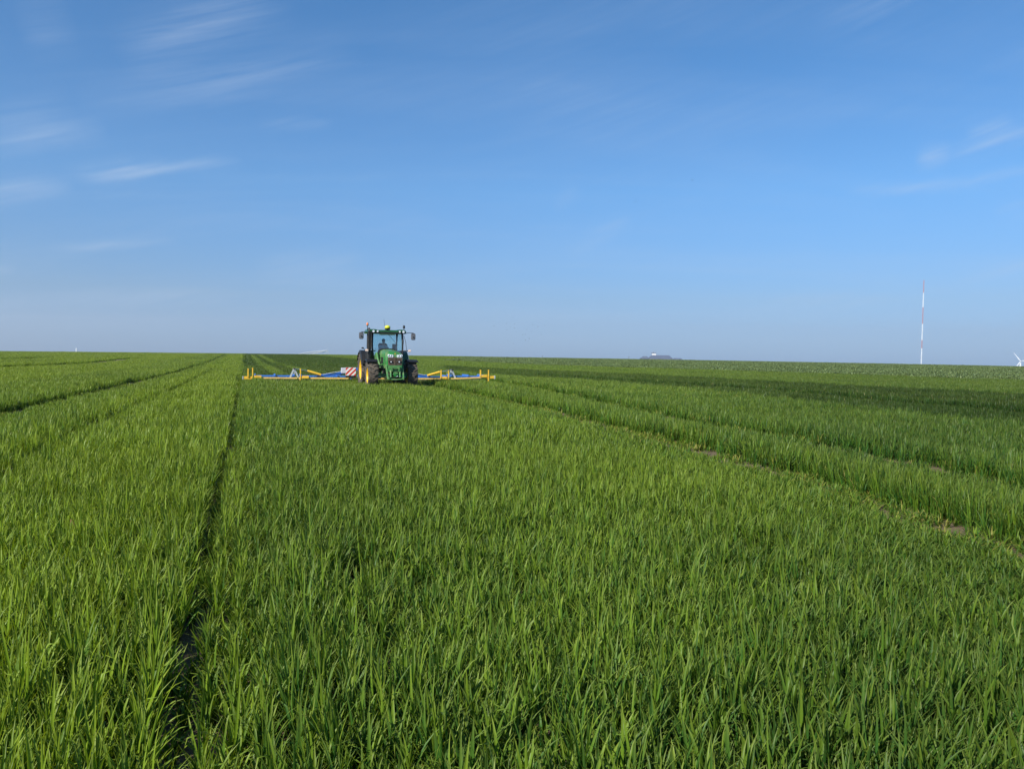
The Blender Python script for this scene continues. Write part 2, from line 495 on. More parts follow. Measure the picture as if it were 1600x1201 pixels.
# wheel tracks and drill gaps: (line on the ground, half width, keep share, height left, straw)
TRACKS = [
    (gl([(258, 1290), (271, 1201), (300, 1000), (321, 880), (335, 800), (352, 715), (366, 640), (374, 600), (379, 575), (382, 555)], .08), .055, .27, .5, .0),
    (gl([(-200, 694), (-90, 665), (0, 643), (101, 618), (169, 604), (236, 589), (287, 577), (324, 564), (352, 554)], .2), .24, .25, .35, .1),
    (gl([(-200, 812), (0, 739), (100, 682), (226, 627), (299, 595), (354, 565), (366, 555)], .2), .14, .25, .6, .0),
    (gl([(-100, 577), (0, 573), (100, 569), (150, 565.5), (200, 560)], .15), .75, .0, .5, .0),
    (gl([(-100, 563.5), (0, 561.5), (60, 559)], .15), .6, .0, .5, .0),
    (gl([(1760, 925), (1600, 868), (1450, 818), (1350, 783), (1200, 737), (1000, 681), (850, 641), (700, 609), (640, 598)], .06), .34, .50, .36, .20),
    (gl([(1800, 806), (1600, 757), (1375, 706), (1178, 674), (1037, 646), (869, 611), (784, 597), (700, 585)], .15), .22, .12, .5, .15),
    (gl([(1800, 660), (1600, 643), (1400, 627), (1262, 613), (1037, 599), (850, 586)], .15), .34, .05, .5, .1),
]
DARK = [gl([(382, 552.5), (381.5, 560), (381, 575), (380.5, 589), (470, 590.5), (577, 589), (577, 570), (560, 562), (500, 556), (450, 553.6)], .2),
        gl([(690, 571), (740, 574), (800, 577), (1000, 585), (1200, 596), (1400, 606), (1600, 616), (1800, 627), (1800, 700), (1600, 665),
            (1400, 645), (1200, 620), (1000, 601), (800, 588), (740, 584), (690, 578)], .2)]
LIGHT = [gl([(396, 554.5), (401, 562), (411, 570), (426, 579), (440, 585)], .25), gl([(404, 554.5), (422, 562), (435, 567), (451, 573), (476, 579), (507, 582)], .25)]
BEET = gl([(690, 562.5), (740, 565), (850, 570.5), (1000, 575.5), (1200, 581), (1400, 588), (1600, 595), (1760, 601)], .1)
BEET_POLY = np.concatenate([BEET, np.array([(520., 130.), (520., 520.), (BEET[0][0] + 5, 520.)])])

def vnoise(P, s, seed):
    r = np.random.default_rng(seed); o = np.zeros(len(P))
    for k in range(5):
        a = r.uniform(0, 6.283); f = s * r.uniform(0.6, 1.7); ph = r.uniform(0, 6.283, 2)
        u = P @ np.array((math.cos(a), math.sin(a))); v = P @ np.array((-math.sin(a), math.cos(a)))
        o += np.sin(u * f + ph[0] + 1.3 * np.sin(v * f * 0.6 + ph[1]))
    return o / 5.0

def visible(P, margin=3.0):
    return (P[:, 1] > 1.2) & (np.abs(P[:, 0]) < P[:, 1] * math.tan(math.radians(33.5)) + margin)

def grid(rng, r0, r1, dw, dv, jw, jv):
    m = r1 * 1.05
    w = np.arange(-m, m, dw); v = np.arange(-m, m, dv)
    if len(w) * len(v) > 6e6: raise ValueError
    W, Vv = np.meshgrid(w, v, indexing='ij')
    W = W + rng.normal(0, jw, W.shape); Vv = Vv + rng.uniform(-jv, jv, Vv.shape)
    P = W.reshape(-1, 1) * DW + Vv.reshape(-1, 1) * DV
    r = np.hypot(P[:, 0], P[:, 1]) * (1 + rng.normal(0, 0.03, len(P)))
    return P[(r >= r0) & (r < r1) & visible(P)]

def build_wheat():
    rng = np.random.default_rng(7)
    src = []
    for i in range(14): src.append(wheat_mesh('wheat_a%02d' % i, rng, 1, 0, 4, 3, 5, True, 1.0))
    for i in range(10): src.append(wheat_mesh('wheat_b%02d' % i, rng, 11, 0.29, 3, 3, 3, False, 1.1))
    for i in range(8): src.append(wheat_mesh('wheat_c%02d' % i, rng, 42, 0.58, 3, 2, 2, False, 1.5))
    for i in range(6): src.append(wheat_mesh('wheat_d%02d' % i, rng, 90, 1.2, 2, 2, 2, False, 2.6))
    i0 = (0, 14, 24, 32, 38)
    allP, allI, allS, allR, allT = [], [], [], [], []
    for lod, (r0, r1, dw, dv, jw, jv) in enumerate([(0, 13, .125, .035, .016, .03), (13, 34, .25, .25, .02, .06), (34, 95, .5, .5, .05, .1), (95, 335, 1.0, 1.0, .1, .2)]):
        P = grid(rng, r0, r1, dw, dv, jw, jv); N = len(P)
        keep = rng.random(N); hs = np.ones(N); straw = np.zeros(N)
        pw = (0.0, .05, .14, .3)[lod]
        beet = in_poly(P, BEET_POLY)
        db = poly_dist(P, BEET); path = np.clip((6 - db) / 3, 0, 1)
        ok = ~beet & ~(db < .8); hs = hs * (1 - .35 * path)
        PW = np.column_stack([P @ DW, .3 * (P @ DV)])
        gap = .5 * vnoise(P, 5.0, 3) + 0.9 * vnoise(PW, 11.0, 4)
        if lod == 0: ok &= keep > np.clip((gap - 0.30) * 2.4, 0, 0.90)
        for line, hw, ks, hl, sw in TRACKS:
            d, near = poly_dist(P, line, True); d = d + rng.normal(0, 0.03, N) + (0.11 * vnoise(P, 2.6, 41) + .06 * vnoise(P, 7.0, 42)) * min(1.0, hw / .25)
            sh, shw = (1.0, 1.0) if hw < .2 else (.62, max(1.5, hw * 5))            # crop beside the wheelings on the walked-in side stays shorter
            hs = np.where(near & (d >= hw + pw) & (d < hw + shw), np.minimum(hs, sh + (1 - sh) * ((d - hw) / shw) ** 2), hs)
            hs = np.where(~near & (d < hw + max(1.0, hw * 2.5)), hs * 1.2, hs)
            ins = d < hw + pw + (.025 if lod == 0 and hw < .08 else 0)
            ok &= ~(ins & (keep > (max(ks, .45) if lod and hw < .2 else ks)))
            hs = np.where(ins, hs * hl, hs); straw = np.where(ins, sw, straw)
            edge = (d < hw + pw + 0.3) & ~ins
            straw = np.where(edge, np.maximum(straw, sw * 0.12), straw)
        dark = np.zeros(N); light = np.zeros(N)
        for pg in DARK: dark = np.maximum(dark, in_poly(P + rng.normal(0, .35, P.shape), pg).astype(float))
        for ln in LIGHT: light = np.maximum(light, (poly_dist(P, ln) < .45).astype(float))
        dark = dark * (1 - light)  # combed strips: dimmer reflection of leaning blades painted into the tint
        # left of the drill gap the crop is yellower, right of it greener; dimmer light towards view right is painted in
        side = S(-1.2, 0.4, P @ DW)
        rightness = S(0.02, 0.5, np.arctan2(P[:, 0], P[:, 1]))
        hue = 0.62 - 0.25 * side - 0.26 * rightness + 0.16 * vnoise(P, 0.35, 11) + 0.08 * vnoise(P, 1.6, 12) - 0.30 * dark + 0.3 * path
        wc = P @ DW
        hue += rng.normal(0, 0.05, N) + np.where(wc < 0, .17, 0) - .20 * ((wc > -9.8) & (wc < -3.5)) + .06 * np.sin(wc * .26)
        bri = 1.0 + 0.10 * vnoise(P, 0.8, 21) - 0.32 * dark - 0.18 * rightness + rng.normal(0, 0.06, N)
        size = 1.14 * hs * (1.0 + 0.15 * vnoise(P, 0.9, 31) + 0.12 * vnoise(P, 4.0, 32) + 0.12 * vnoise(PW, 9.0, 33) + rng.normal(0, .06, N)) * (1 - 0.10 * dark)
        tilt = np.abs(rng.normal(0.09, 0.12, N)) * (1.0, .7, .5, .3)[lod]
        tdir = rng.uniform(0, 6.283, N)
        lean = dark > 0.5
        tilt = np.where(lean, 0.16, tilt); tdir = np.where(lean, math.pi / 2 + THETA, tdir)
        phi = rng.uniform(0, 6.283, N) if lod < 2 else rng.integers(0, 4, N) * (math.pi / 2) + THETA
        idx = rng.integers(i0[lod], i0[lod + 1], N)
        z = ground_z(P[:, 0], P[:, 1]) - 0.012
        sxy = np.where(lod == 0, rng.uniform(.9, 1.15, N), 1.0)
        sel = ok
        allP.append(np.column_stack([P, z])[sel]); allI.append(idx[sel]); allR.append(eulers(phi, tdir, tilt)[sel])
        allS.append(np.column_stack([sxy, sxy, size])[sel])
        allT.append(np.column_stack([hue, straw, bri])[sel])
        print('wheat lod', lod, int(sel.sum()))
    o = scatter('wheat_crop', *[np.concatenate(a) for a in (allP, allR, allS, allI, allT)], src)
    tag(o, 'young green wheat covering the whole field around the tractor', 'wheat', kind='stuff')
build_wheat()

def build_beet():
    rng = np.random.default_rng(19)
    m_ = leaf_material('beet_leaf', (0.075, 0.145, 0.040), (0.20, 0.285, 0.08), (0.34, 0.32, 0.15), spec=0.6)
    src = []
    for i in range(6):
        out = ([], [], [])
        for p in range(14):
            pc = (rng.random(2) - .5) * 1.5; hg = rng.uniform(.8, 1.3)
            for k in range(9):
                leaf(rng, pc, rng.uniform(0, 6.28), rng.uniform(.18, .32) * hg, rng.uniform(.07, .13), .04, rng.uniform(.1, .6), rng.uniform(.5, 1.4), 1.0, 3, False, out)
        src.append(leaf_mesh('beet_%02d' % i, out, m_))
    g = np.arange(-10, 420, 1.35)
    X, Y = np.meshgrid(np.arange(-40, 420, 1.35), np.arange(60, 345, 1.35), indexing='ij')
    P = np.column_stack([X.ravel(), Y.ravel()]); P = P + rng.uniform(-.4, .4, P.shape)
    r = np.hypot(P[:, 0], P[:, 1])
    P = P[in_poly(P, BEET_POLY) & (r < 335) & visible(P, 4)]
    N = len(P); print('beet', N)
    z = ground_z(P[:, 0], P[:, 1])
    sc = 1.0 + .18 * vnoise(P, .5, 5) + rng.normal(0, .1, N)
    o = scatter('beet_crop', np.column_stack([P, z]), eulers(rng.uniform(0, 6.28, N), rng.uniform(0, 6.28, N), np.abs(rng.normal(0, .05, N))),
                np.column_stack([sc, sc, sc]), rng.integers(0, 6, N),
                np.column_stack([.5 + .3 * vnoise(P, .3, 9) + rng.normal(0, .15, N), np.zeros(N), 1 + .1 * rng.normal(0, 1, N)]), src)
    tag(o, 'taller broad-leaved crop in the field beyond the wheat', 'crop', kind='stuff')
build_beet()
# ------------------------------------------------------------------ tractor
SX = Matrix.Rotation(0, 3, 'X')
def rot(ax, deg): return Matrix.Rotation(math.radians(deg), 3, ax)

GREEN = mat('tractor_green', (0.014, 0.19, 0.032), 0.36, dirt=0.5, dirt_col=(0.30, 0.27, 0.15), coat=0.3)
DGREEN = mat('roof_green', (0.012, 0.085, 0.022), 0.3, coat=0.3)
DUSTGREEN = mat('dusty_green', (0.035, 0.20, 0.05), 0.5, dirt=0.5, dirt_col=(0.26, 0.29, 0.13), scale=6)
YELLOW = mat('rim_yellow', (0.72, 0.42, 0.015), 0.4, dirt=0.25, dirt_col=(0.45, 0.30, 0.10))
RUBBER = mat('tyre_rubber', (0.026, 0.024, 0.022), 0.85, dirt=0.7, dirt_col=(0.13, 0.10, 0.07), scale=7)
BLACK = mat('black_plastic', (0.010, 0.010, 0.011), 0.5, dirt=0.12, dirt_col=(0.09, 0.08, 0.06))
DARK = mat('dark_steel', (0.03, 0.03, 0.03), 0.6, dirt=0.5, dirt_col=(0.15, 0.12, 0.08))
GREY = mat('grey_plastic', (0.13, 0.13, 0.14), 0.5)
GRILLE = mat('grille_mesh', (0.05, 0.035, 0.028), 0.7, dirt=0.8, dirt_col=(0.16, 0.11, 0.07), scale=14)
LAMP = mat('lamp_glass', (0.85, 0.88, 0.90), 0.12, metal=0.3, coat=0.6)
AMBER = mat('amber_lens', (0.75, 0.22, 0.06), 0.2, coat=0.5)
PALELENS = mat('pale_orange_lens', (0.85, 0.62, 0.48), 0.2, coat=0.5)
GLOBE = mat('receiver_yellow', (0.62, 0.62, 0.02), 0.35, coat=0.3)
SEATM = mat('seat_cloth', (0.05, 0.05, 0.055), 0.9)
STEEL = mat('bright_steel', (0.55, 0.56, 0.58), 0.25, metal=0.9)
GLASS = glass('cab_glass', (0.72, 0.92, 0.95), 0.04, 0.06)

def wheel(parent, x, y, z, R, W, rim_r, lugs, side):
    c = (x, y, z)
    hub = bmesh.new()
    o = side * W * 0.12
    lathe_x(hub, [(0.001, o + side * .05), (rim_r * .38, o + side * .05), (rim_r * .42, o), (rim_r * .93, o - side * .04), (rim_r * .93, o - side * .06), (0.001, o - side * .06)], c, 32)
    for k in range(8):
        a = k * math.pi / 4
        cyl(hub, (x + o + side * .03, y + rim_r * .3 * math.cos(a), z + rim_r * .3 * math.sin(a)), (x + o + side * .085, y + rim_r * .3 * math.cos(a), z + rim_r * .3 * math.sin(a)), .022, seg=8)
    w = mesh_obj('wheel', hub, YELLOW, parent, True)
    rim = lathe_x(bmesh.new(), [(rim_r * 1.03, -W * .40), (rim_r * 1.03, -W * .36), (rim_r * .92, -W * .30), (rim_r * .90, W * .30), (rim_r * 1.03, W * .36), (rim_r * 1.03, W * .40), (rim_r * .96, W * .38), (rim_r * .86, W * .28), (rim_r * .86, -W * .28), (rim_r * .96, -W * .38)], c, 40)
    mesh_obj('rim', rim, YELLOW, w, True)
    t = bmesh.new()
    lathe_x(t, [(rim_r, -W * .37), (rim_r * 1.12, -W * .45), (R * .80, -W * .50), (R * .91, -W * .46), (R * .945, -W * .34), (R * .955, 0), (R * .945, W * .34), (R * .91, W * .46),
                (R * .80, W * .50), (rim_r * 1.12, W * .45), (rim_r, W * .37)], c, 48)
    for s in (-1, 1):
        for k in range(lugs):
            a = 2 * math.pi * (k + (0.5 if s > 0 else 0)) / lugs
            for j, (x0, x1, da) in enumerate(((.02, .27, 0.0), (.24, .49, -0.20))):
                xm = s * W * (x0 + x1) / 2; am = a + da * 0.5 - 0.05
                rr = R * (.968 if j == 0 else .952)
                M = Matrix.Translation((x + xm, y + rr * math.cos(am), z + rr * math.sin(am))) @ Matrix.Rotation(am, 4, 'X') @ Matrix.Rotation(s * 0.62, 4, 'Y').to_4x4()
                M = Matrix.Translation((x + xm, y + rr * math.cos(am), z + rr * math.sin(am))) @ Matrix.Rotation(am - math.pi / 2, 4, 'X') @ Matrix.Rotation(s * 0.6, 4, 'Z')
                bmesh.ops.create_cube(t, size=1.0, matrix=M @ Matrix.Diagonal((W * .30, .05, R * .075, 1)))
    mesh_obj('tyre', t, RUBBER, w, False)
    return w

def arc_plate(x0, x1, cy, cz, r, a0, a1, th, n=14, droop=0.0):
    """bent sheet over a wheel; angles measured from the front (-y) over the top"""
    rings = []
    for k in range(n + 1):
        a = math.radians(a0 + (a1 - a0) * k / n)
        ca, sa = -math.cos(a), math.sin(a)
        q = [(x0, cy + ca * r, cz + sa * r), (x1, cy + ca * r, cz + sa * r), (x1, cy + ca * (r + th), cz + sa * (r + th)), (x0, cy + ca * (r + th), cz + sa * (r + th))]
        if droop:
            q.insert(2, (x1 + math.copysign(.03, x1), cy + ca * (r - droop), cz + sa * (r - droop)))
            q.insert(3, (x1 + math.copysign(.05, x1), cy + ca * (r - droop), cz + sa * (r - droop)))
        rings.append(q)
    return loft(bmesh.new(), rings)

def build_tractor(loc, rotz):
    up = Vector((0, 0, 1))
    q = Vector((0, 0, 1)).rotation_difference(up) @ Matrix.Rotation(rotz, 3, 'Z').to_quaternion()
    T = empty('tractor', loc, q.to_euler())
    tag(T, 'green tractor with yellow wheels driving head-on through the wheat', 'tractor')
    P = lambda name, bm, m, par=T, sm=False, bv=0.0: mesh_obj(name, bm, m, par, sm, bv)
    FY = -2.72                                             # front axle; the rear axle is at y = 0
    # bonnet
    def sec(y, hw, zb, zt):
        h = [(-hw, zb), (-hw * 1.02, zb + (zt - zb) * .45), (-hw, zt - .22), (-hw * .9, zt - .09), (-hw * .62, zt - .025), (0, zt)]
        return [(x, y, z) for x, z in h + [(-x, z) for x, z in h[-2::-1]]]
    P('bonnet', loft(bmesh.new(), [sec(-3.74, .385, 1.24, 1.83), sec(-3.70, .41, 1.20, 1.90), sec(-3.55, .425, 1.12, 1.95), sec(-3.0, .44, 1.10, 2.00), sec(-1.62, .455, 1.10, 2.10)]), GREEN, T, True)
    P('bonnet_rear_cowl', loft(bmesh.new(), [sec(-1.66, .50, 1.1, 2.13), sec(-1.50, .54, 1.1, 2.15), sec(-1.44, .50, 1.1, 2.10)]), BLACK, T, True)
    P('side_grille', BX((-.447, -2.35, 1.5), (.02, .9, .34)), BLACK, T, False, .006)
    P('side_grille', BX((.447, -2.35, 1.5), (.02, .9, .34)), BLACK, T, False, .006)
    # nose: lamps, grille, surround
    g = P('grille', prism(bmesh.new(), [(-.34, 1.27), (.34, 1.27), (.375, 1.66), (.10, 1.64), (0, 1.70), (-.10, 1.64), (-.375, 1.66)], -3.765, -3.72), GRILLE)
    for k in range(5): mesh_obj('grille_bar', BX((0, -3.772, 1.32 + k * .075), (.62, .012, .012)), BLACK, g)
    P('grille_centre_rib', BX((0, -3.78, 1.46), (.035, .03, .40)), GRILLE, T, False, .006)
    for s in (-1, 1):
        h = P('headlight', prism(bmesh.new(), [(s * .085, 1.70), (s * .13, 1.655), (s * .33, 1.665), (s * .385, 1.74), (s * .375, 1.82), (s * .10, 1.80)], -3.775, -3.70), LAMP, T, False, .008)
        mesh_obj('bulb_reflector', ball(bmesh.new(), (s * .2, -3.772, 1.735), .045, (1, .35, 1)), STEEL, h, True)
        mesh_obj('bulb_reflector', ball(bmesh.new(), (s * .31, -3.772, 1.745), .045, (1, .35, 1)), STEEL, h, True)
        f = P('fog_light', prism(bmesh.new(), [(s * .12, 1.42), (s * .15, 1.38), (s * .30, 1.38), (s * .34, 1.45), (s * .32, 1.50), (s * .12, 1.49)], -3.79, -3.74), BLACK, T, False, .006)
        mesh_obj('lamp_lens', CYL((s * .21, -3.80, 1.44), (s * .21, -3.78, 1.44), .035), LAMP, f, True)
    P('bonnet_badge', CYL((0, -3.752, 1.86), (0, -3.735, 1.86), .03, seg=16), YELLOW, T, True)
    # front linkage and support
    P('front_support', loft(bmesh.new(), [[(-.36, y, 1.26), (.36, y, 1.26), (.33, y, .92), (-.33, y, .92)] for y in (-3.82, -3.3)]), DUSTGREEN, T, False, .02)
    b = bmesh.new(); bx(b, (0, -3.86, 1.14), (.5, .1, .12)); bx(b, (-.18, -3.9, 1.06), (.07, .12, .2)); bx(b, (.18, -3.9, 1.06), (.07, .12, .2))
    P('top_link_bracket', b, GREEN, T, False, .008)
    for s in (-1, 1):
        b = bmesh.new(); bar(b, (s * .42, -3.55, 1.28), (s * .40, -3.98, .62), .075, .10); bar(b, (s * .40, -3.98, .62), (s * .37, -4.18, .60), .07, .12)
        P('linkage_arm', b, DUSTGREEN, T, False, .008)
        P('lift_cylinder', CYL((s * .235, -3.88, 1.02), (s * .235, -3.94, .66), .05), DUSTGREEN, T, True)
    b = bmesh.new(); tube(b, [(-.40, -3.97, .64), (-.30, -4.02, .56), (0, -4.04, .54), (.30, -4.02, .56), (.40, -3.97, .64)], .035)
    P('linkage_crossbar', b, GREEN, T, True)
    b = CYL((0, -3.96, .82), (0, -3.80, .82), .125, seg=20); cyl(b, (0, -4.0, .82), (0, -3.95, .82), .045, seg=10)
    P('pto_housing', b, GREEN, T, True)
    P('coupling_cap', ball(bmesh.new(), (.07, -4.0, .70), .035), STEEL, T, True)
    # chassis
    P('engine_block', BX((0, -2.45, .98), (.56, 2.0, .5)), DARK, T, False, .03)
    P('transmission', loft(bmesh.new(), [[(-.3, -1.5, .62), (.3, -1.5, .62), (.32, -1.5, 1.2), (-.32, -1.5, 1.2)], [(-.34, .35, .6), (.34, .35, .6), (.36, .35, 1.25), (-.36, .35, 1.25)]]), DUSTGREEN, T, False, .02)
    b = bmesh.new(); bx(b, (0, FY, .72), (1.42, .2, .2)); cyl(b, (-.55, FY, .72), (-.82, FY, .71), .17); cyl(b, (.55, FY, .72), (.82, FY, .71), .17); cyl(b, (0, FY - .2, .72), (0, FY + .2, .72), .2)
    P('front_axle', b, DUSTGREEN, T, True)
    b = bmesh.new(); cyl(b, (-.95, 0, .97), (.95, 0, .97), .16); bx(b, (0, 0, .95), (.7, .5, .55))
    P('rear_axle', b, DUSTGREEN, T, True)
    b = CYL((-.72, FY - .2, .66), (.72, FY - .2, .66), .025, seg=8); cyl(b, (-.3, FY - .2, .66), (.3, FY - .2, .66), .05, seg=10)
    P('steering_ram', b, STEEL, T, True)
    P('fuel_tank', loft(bmesh.new(), [[(-.98, y, .72), (-.42, y, .62), (-.40, y, 1.3), (-.95, y, 1.28)] for y in (-1.55, -.75)]), BLACK, T, False, .05)
    b = bmesh.new()
    for k, z in enumerate((.48, .78, 1.06)): bx(b, (.86 - k * .05, -1.05, z), (.30, .42, .035))
    bar(b, (.98, -1.24, .46), (.86, -1.24, 1.2), .035); bar(b, (.98, -.86, .46), (.86, -.86, 1.2), .035)
    P('step', b, BLACK)
    # wheels
    for s in (-1, 1):
        wheel(T, s * 1.03, FY, .715, .73, .52, .39, 17, s)
        wheel(T, s * .96, 0, .965, .975, .64, .52, 20, s)
        P('front_mudguard', arc_plate(s * .77, s * 1.32, FY, .715, .83, 58, 128, .02, droop=.05), BLACK, T, True)
        b = bmesh.new(); bar(b, (s * .72, FY, 1.0), (s * .80, FY, 1.5), .05); P('mudguard_stay', b, BLACK)
        P('rear_mudguard', arc_plate(s * .60, s * 1.27, 0, .965, 1.045, 18, 150, .03, droop=.09), DGREEN if s > 0 else BLACK, T, True)
        b = bmesh.new(); prism_pts = []
        for k in range(15):
            a = math.radians(18 + 132 * k / 14); prism_pts.append((-math.cos(a) * 1.045, .965 + math.sin(a) * 1.045))
        for k in range(14, -1, -1):
            a = math.radians(18 + 132 * k / 14); prism_pts.append((-math.cos(a) * .70, .965 + math.sin(a) * .70))
        a_ = [b.verts.new((s * .60, y, z)) for y, z in prism_pts]; b_ = [b.verts.new((s * .63, y, z)) for y, z in prism_pts]
        for k in range(14):
            for L_ in (a_, b_): b.faces.new((L_[k], L_[k + 1], L_[28 - k], L_[29 - k]))
        for k in range(30): b.faces.new((a_[k], b_[k], b_[(k + 1) % 30], a_[(k + 1) % 30]))
        P('mudguard_inner', b, GREEN)
    # cab
    FRONT, REAR = -1.50, .42
    P('cab_floor', loft(bmesh.new(), [[(-.62, y, 1.12), (.62, y, 1.12), (.74, y, 1.50), (-.74, y, 1.50)] for y in (FRONT + .05, REAR)]), BLACK, T, False, .02)
    for s in (-1, 1):
        b = bmesh.new(); tube(b, [(s * .70, FRONT + .02, 1.25), (s * .80, FRONT - .02, 1.9), (s * .82, FRONT + .02, 2.5), (s * .80, FRONT + .12, 2.98)], [.05, .055, .055, .06], 8)
        P('front_pillar', b, BLACK, T, True)
        b = bmesh.new(); tube(b, [(s * .76, REAR - .35, 1.5), (s * .82, REAR - .25, 2.2), (s * .80, REAR - .18, 2.98)], .055, 8)
        P('rear_pillar', b, BLACK, T, True)
        b = bmesh.new()
        vs = [b.verts.new(p) for p in ((s * .80, FRONT + .04, 1.5), (s * .835, FRONT + .02, 2.2), (s * .81, FRONT + .13, 2.95), (s * .81, REAR - .2, 2.95), (s * .83, REAR - .28, 2.2), (s * .78, REAR - .36, 1.5))]
        b.faces.new(vs[::s])
        d = P('door', b, GLASS)
        b = bmesh.new(); tube(b, [(s * .87, -.75, 1.55), (s * .9, -.8, 1.62), (s * .9, -.8, 2.2), (s * .87, -.75, 2.28)], .015, 6)
        mesh_obj('door_handle', b, BLACK, d, True)
    b = bmesh.new()
    vs = [b.verts.new(p) for p in ((-.76, FRONT - .01, 1.55), (.76, FRONT - .01, 1.55), (.79, FRONT - .02, 2.2), (.77, FRONT + .11, 2.94), (-.77, FRONT + .11, 2.94), (-.79, FRONT - .02, 2.2))]
    b.faces.new(vs)
    ws = P('windscreen', b, GLASS)
    b = bmesh.new(); bar(b, (.05, FRONT - .02, 2.88), (.52, FRONT - .05, 2.32), .022, .015); mesh_obj('wiper', b, BLACK, ws)
    b = bmesh.new()
    vs = [b.verts.new(p) for p in ((-.72, REAR - .02, 1.55), (.72, REAR - .02, 1.55), (.76, REAR - .02, 2.94), (-.76, REAR - .02, 2.94))]
    b.faces.new(vs[::-1]); P('rear_window', b, GLASS)
    # roof with raised corners and lamp pods
    def rs(y, hw, z0, z1):
        return [(-hw, y, z0), (-hw * 1.02, y, z0 + .06), (-hw * .96, y, z1 - .01), (-hw * .72, y, z1 + .005), (-hw * .55, y, z1 - .035), (0, y, z1 - .025),
                (hw * .55, y, z1 - .035), (hw * .72, y, z1 + .005), (hw * .96, y, z1 - .01), (hw * 1.02, y, z0 + .06), (hw, y, z0)]
    P('roof', loft(bmesh.new(), [rs(FRONT - .16, .93, 2.99, 3.10), rs(FRONT - .08, .97, 2.96, 3.15), rs(-.5, 1.0, 2.95, 3.18), rs(REAR + .05, .97, 2.95, 3.16), rs(REAR + .14, .9, 2.98, 3.08)]), DGREEN, T, True)
    P('roof_visor', BX((0, FRONT - .13, 2.965), (1.85, .14, .07)), BLACK, T, False, .015)
    P('visor_strip', BX((-.02, FRONT + .05, 2.885), (.82, .012, .07)), mat('pale_visor', (.55, .62, .52), .6))
    for x_, r_ in ((-.80, .062), (-.58, .05), (.60, .05), (.80, .062)):
        b = CYL((x_, FRONT - .25, 3.035), (x_, FRONT - .12, 3.035), r_ * 1.15, seg=16)
        w_ = P('work_light', b, BLACK, T, True)
        mesh_obj('lamp_lens', CYL((x_, FRONT - .262, 3.035), (x_, FRONT - .245, 3.035), r_, seg=16), LAMP, w_, True)
    b = CYL((-.02, -1.55, 3.13), (-.02, -1.55, 3.20), .12, .15, 20); P('receiver_bracket', b, BLACK, T, True)
    P('satellite_receiver', ball(bmesh.new(), (-.02, -1.55, 3.26), .155, (1, 1, .72), 24, 14), GLOBE, T, True)
    b = bmesh.new(); tube(b, [(-.06, -1.0, 3.15), (-.09, -1.0, 3.45), (-.13, -.98, 3.72)], [.010, .008, .006], 6); P('antenna', b, BLACK, T, True)
    for s, zt, m_ in ((-1, 3.46, AMBER), (1, 3.36, BLACK)):
        x_ = s * .98 if s > 0 else -1.0
        b = bmesh.new(); cyl(b, (x_, -.95, 3.08), (x_, -.95, zt - .1), .018, seg=8); cyl(b, (x_, -.95, zt - .12), (x_, -.95, zt - .08), .06, seg=12); bar(b, (x_, -.95, 3.1), (x_ - s * .12, -.95, 3.1), .04)
        bc = P('beacon', b, BLACK, T, True)
        b = CYL((x_, -.95, zt - .08), (x_, -.95, zt + .02), .062, .056, 14); ball(b, (x_, -.95, zt + .02), .056, (1, 1, .6), 14, 8)
        mesh_obj('beacon_lens', b, m_, bc, True)
    # mirrors, turn lamps
    for s, xm in ((-1, 1.42), (1, 1.36)):
        b = bmesh.new(); tube(b, [(s * .86, FRONT - .02, 2.93), (s * 1.1, FRONT - .12, 2.99), (s * xm, FRONT - .15, 2.98), (s * xm, FRONT - .15, 2.85)], .017, 7)
        mr = P('mirror', b, BLACK, T, True)
        mesh_obj('mirror_housing', BX((s * xm, FRONT - .13, 2.79), (.24, .07, .36)), GREY, mr, True, .03)
        mesh_obj('mirror_face', BX((s * xm, FRONT - .091, 2.79), (.19, .006, .30)), STEEL, mr)
        mesh_obj('mirror_pivot', CYL((s * xm, FRONT - .20, 2.76), (s * xm, FRONT - .15, 2.76), .035, seg=10), BLACK, mr, True)
        b = bmesh.new(); bar(b, (s * .66, FRONT + .0, 2.0), (s * 1.12, FRONT - .22, 2.02), .06, .05)
        tl = P('turn_lamp_bracket', b, BLACK, T, False, .006)
        mesh_obj('turn_lamp', BX((s * 1.14, FRONT - .27, 2.02), (.16, .07, .11)), PALELENS, tl, True, .02)
    b = bmesh.new(); tube(b, [(.88, FRONT + .05, 2.85), (.98, FRONT + .02, 2.5), (1.03, FRONT, 2.05)], .013, 6); P('grab_rail', b, BLACK, T, True)
    b = bmesh.new(); tube(b, [(-1.05, FRONT + .1, 2.0), (-1.28, FRONT + .05, 2.1)], .014, 6); ball(b, (-1.32, FRONT + .05, 2.14), .07, (1, .4, .6), 12, 8); P('ramp_mirror', b, BLACK, T, True)
    # exhaust on the near side of the front pillar
    b = CYL((-.98, FRONT - .08, 2.05), (-.98, FRONT - .08, 3.04), .088, seg=20); tube(b, [(-.98, FRONT - .08, 3.02), (-.98, FRONT - .08, 3.10), (-1.0, FRONT + .02, 3.18)], .06, 12)
    ex = P('exhaust_stack', b, BLACK, T, True)
    for x_ in (-1.055, -.905): mesh_obj('heat_shield_rail', BX((x_, FRONT - .17, 2.55), (.03, .03, .95)), DARK, ex)
    b = CYL((-1.0, FRONT - .02, 1.30), (-1.0, FRONT - .02, 1.94), .175, seg=24); cyl(b, (-1.0, FRONT - .02, 1.94), (-1.0, FRONT - .06, 2.05), .16, .09, 24)
    P('exhaust_canister', b, BLACK, T, True)
    b = bmesh.new(); bx(b, (-.60, FRONT - .16, 1.62), (.16, .2, .5)); tube(b, [(-.62, FRONT - .3, 1.9), (-.58, FRONT - .5, 1.5), (-.5, FRONT - .7, 1.2)], .05)
    P('intake_duct', b, DUSTGREEN, T, True)
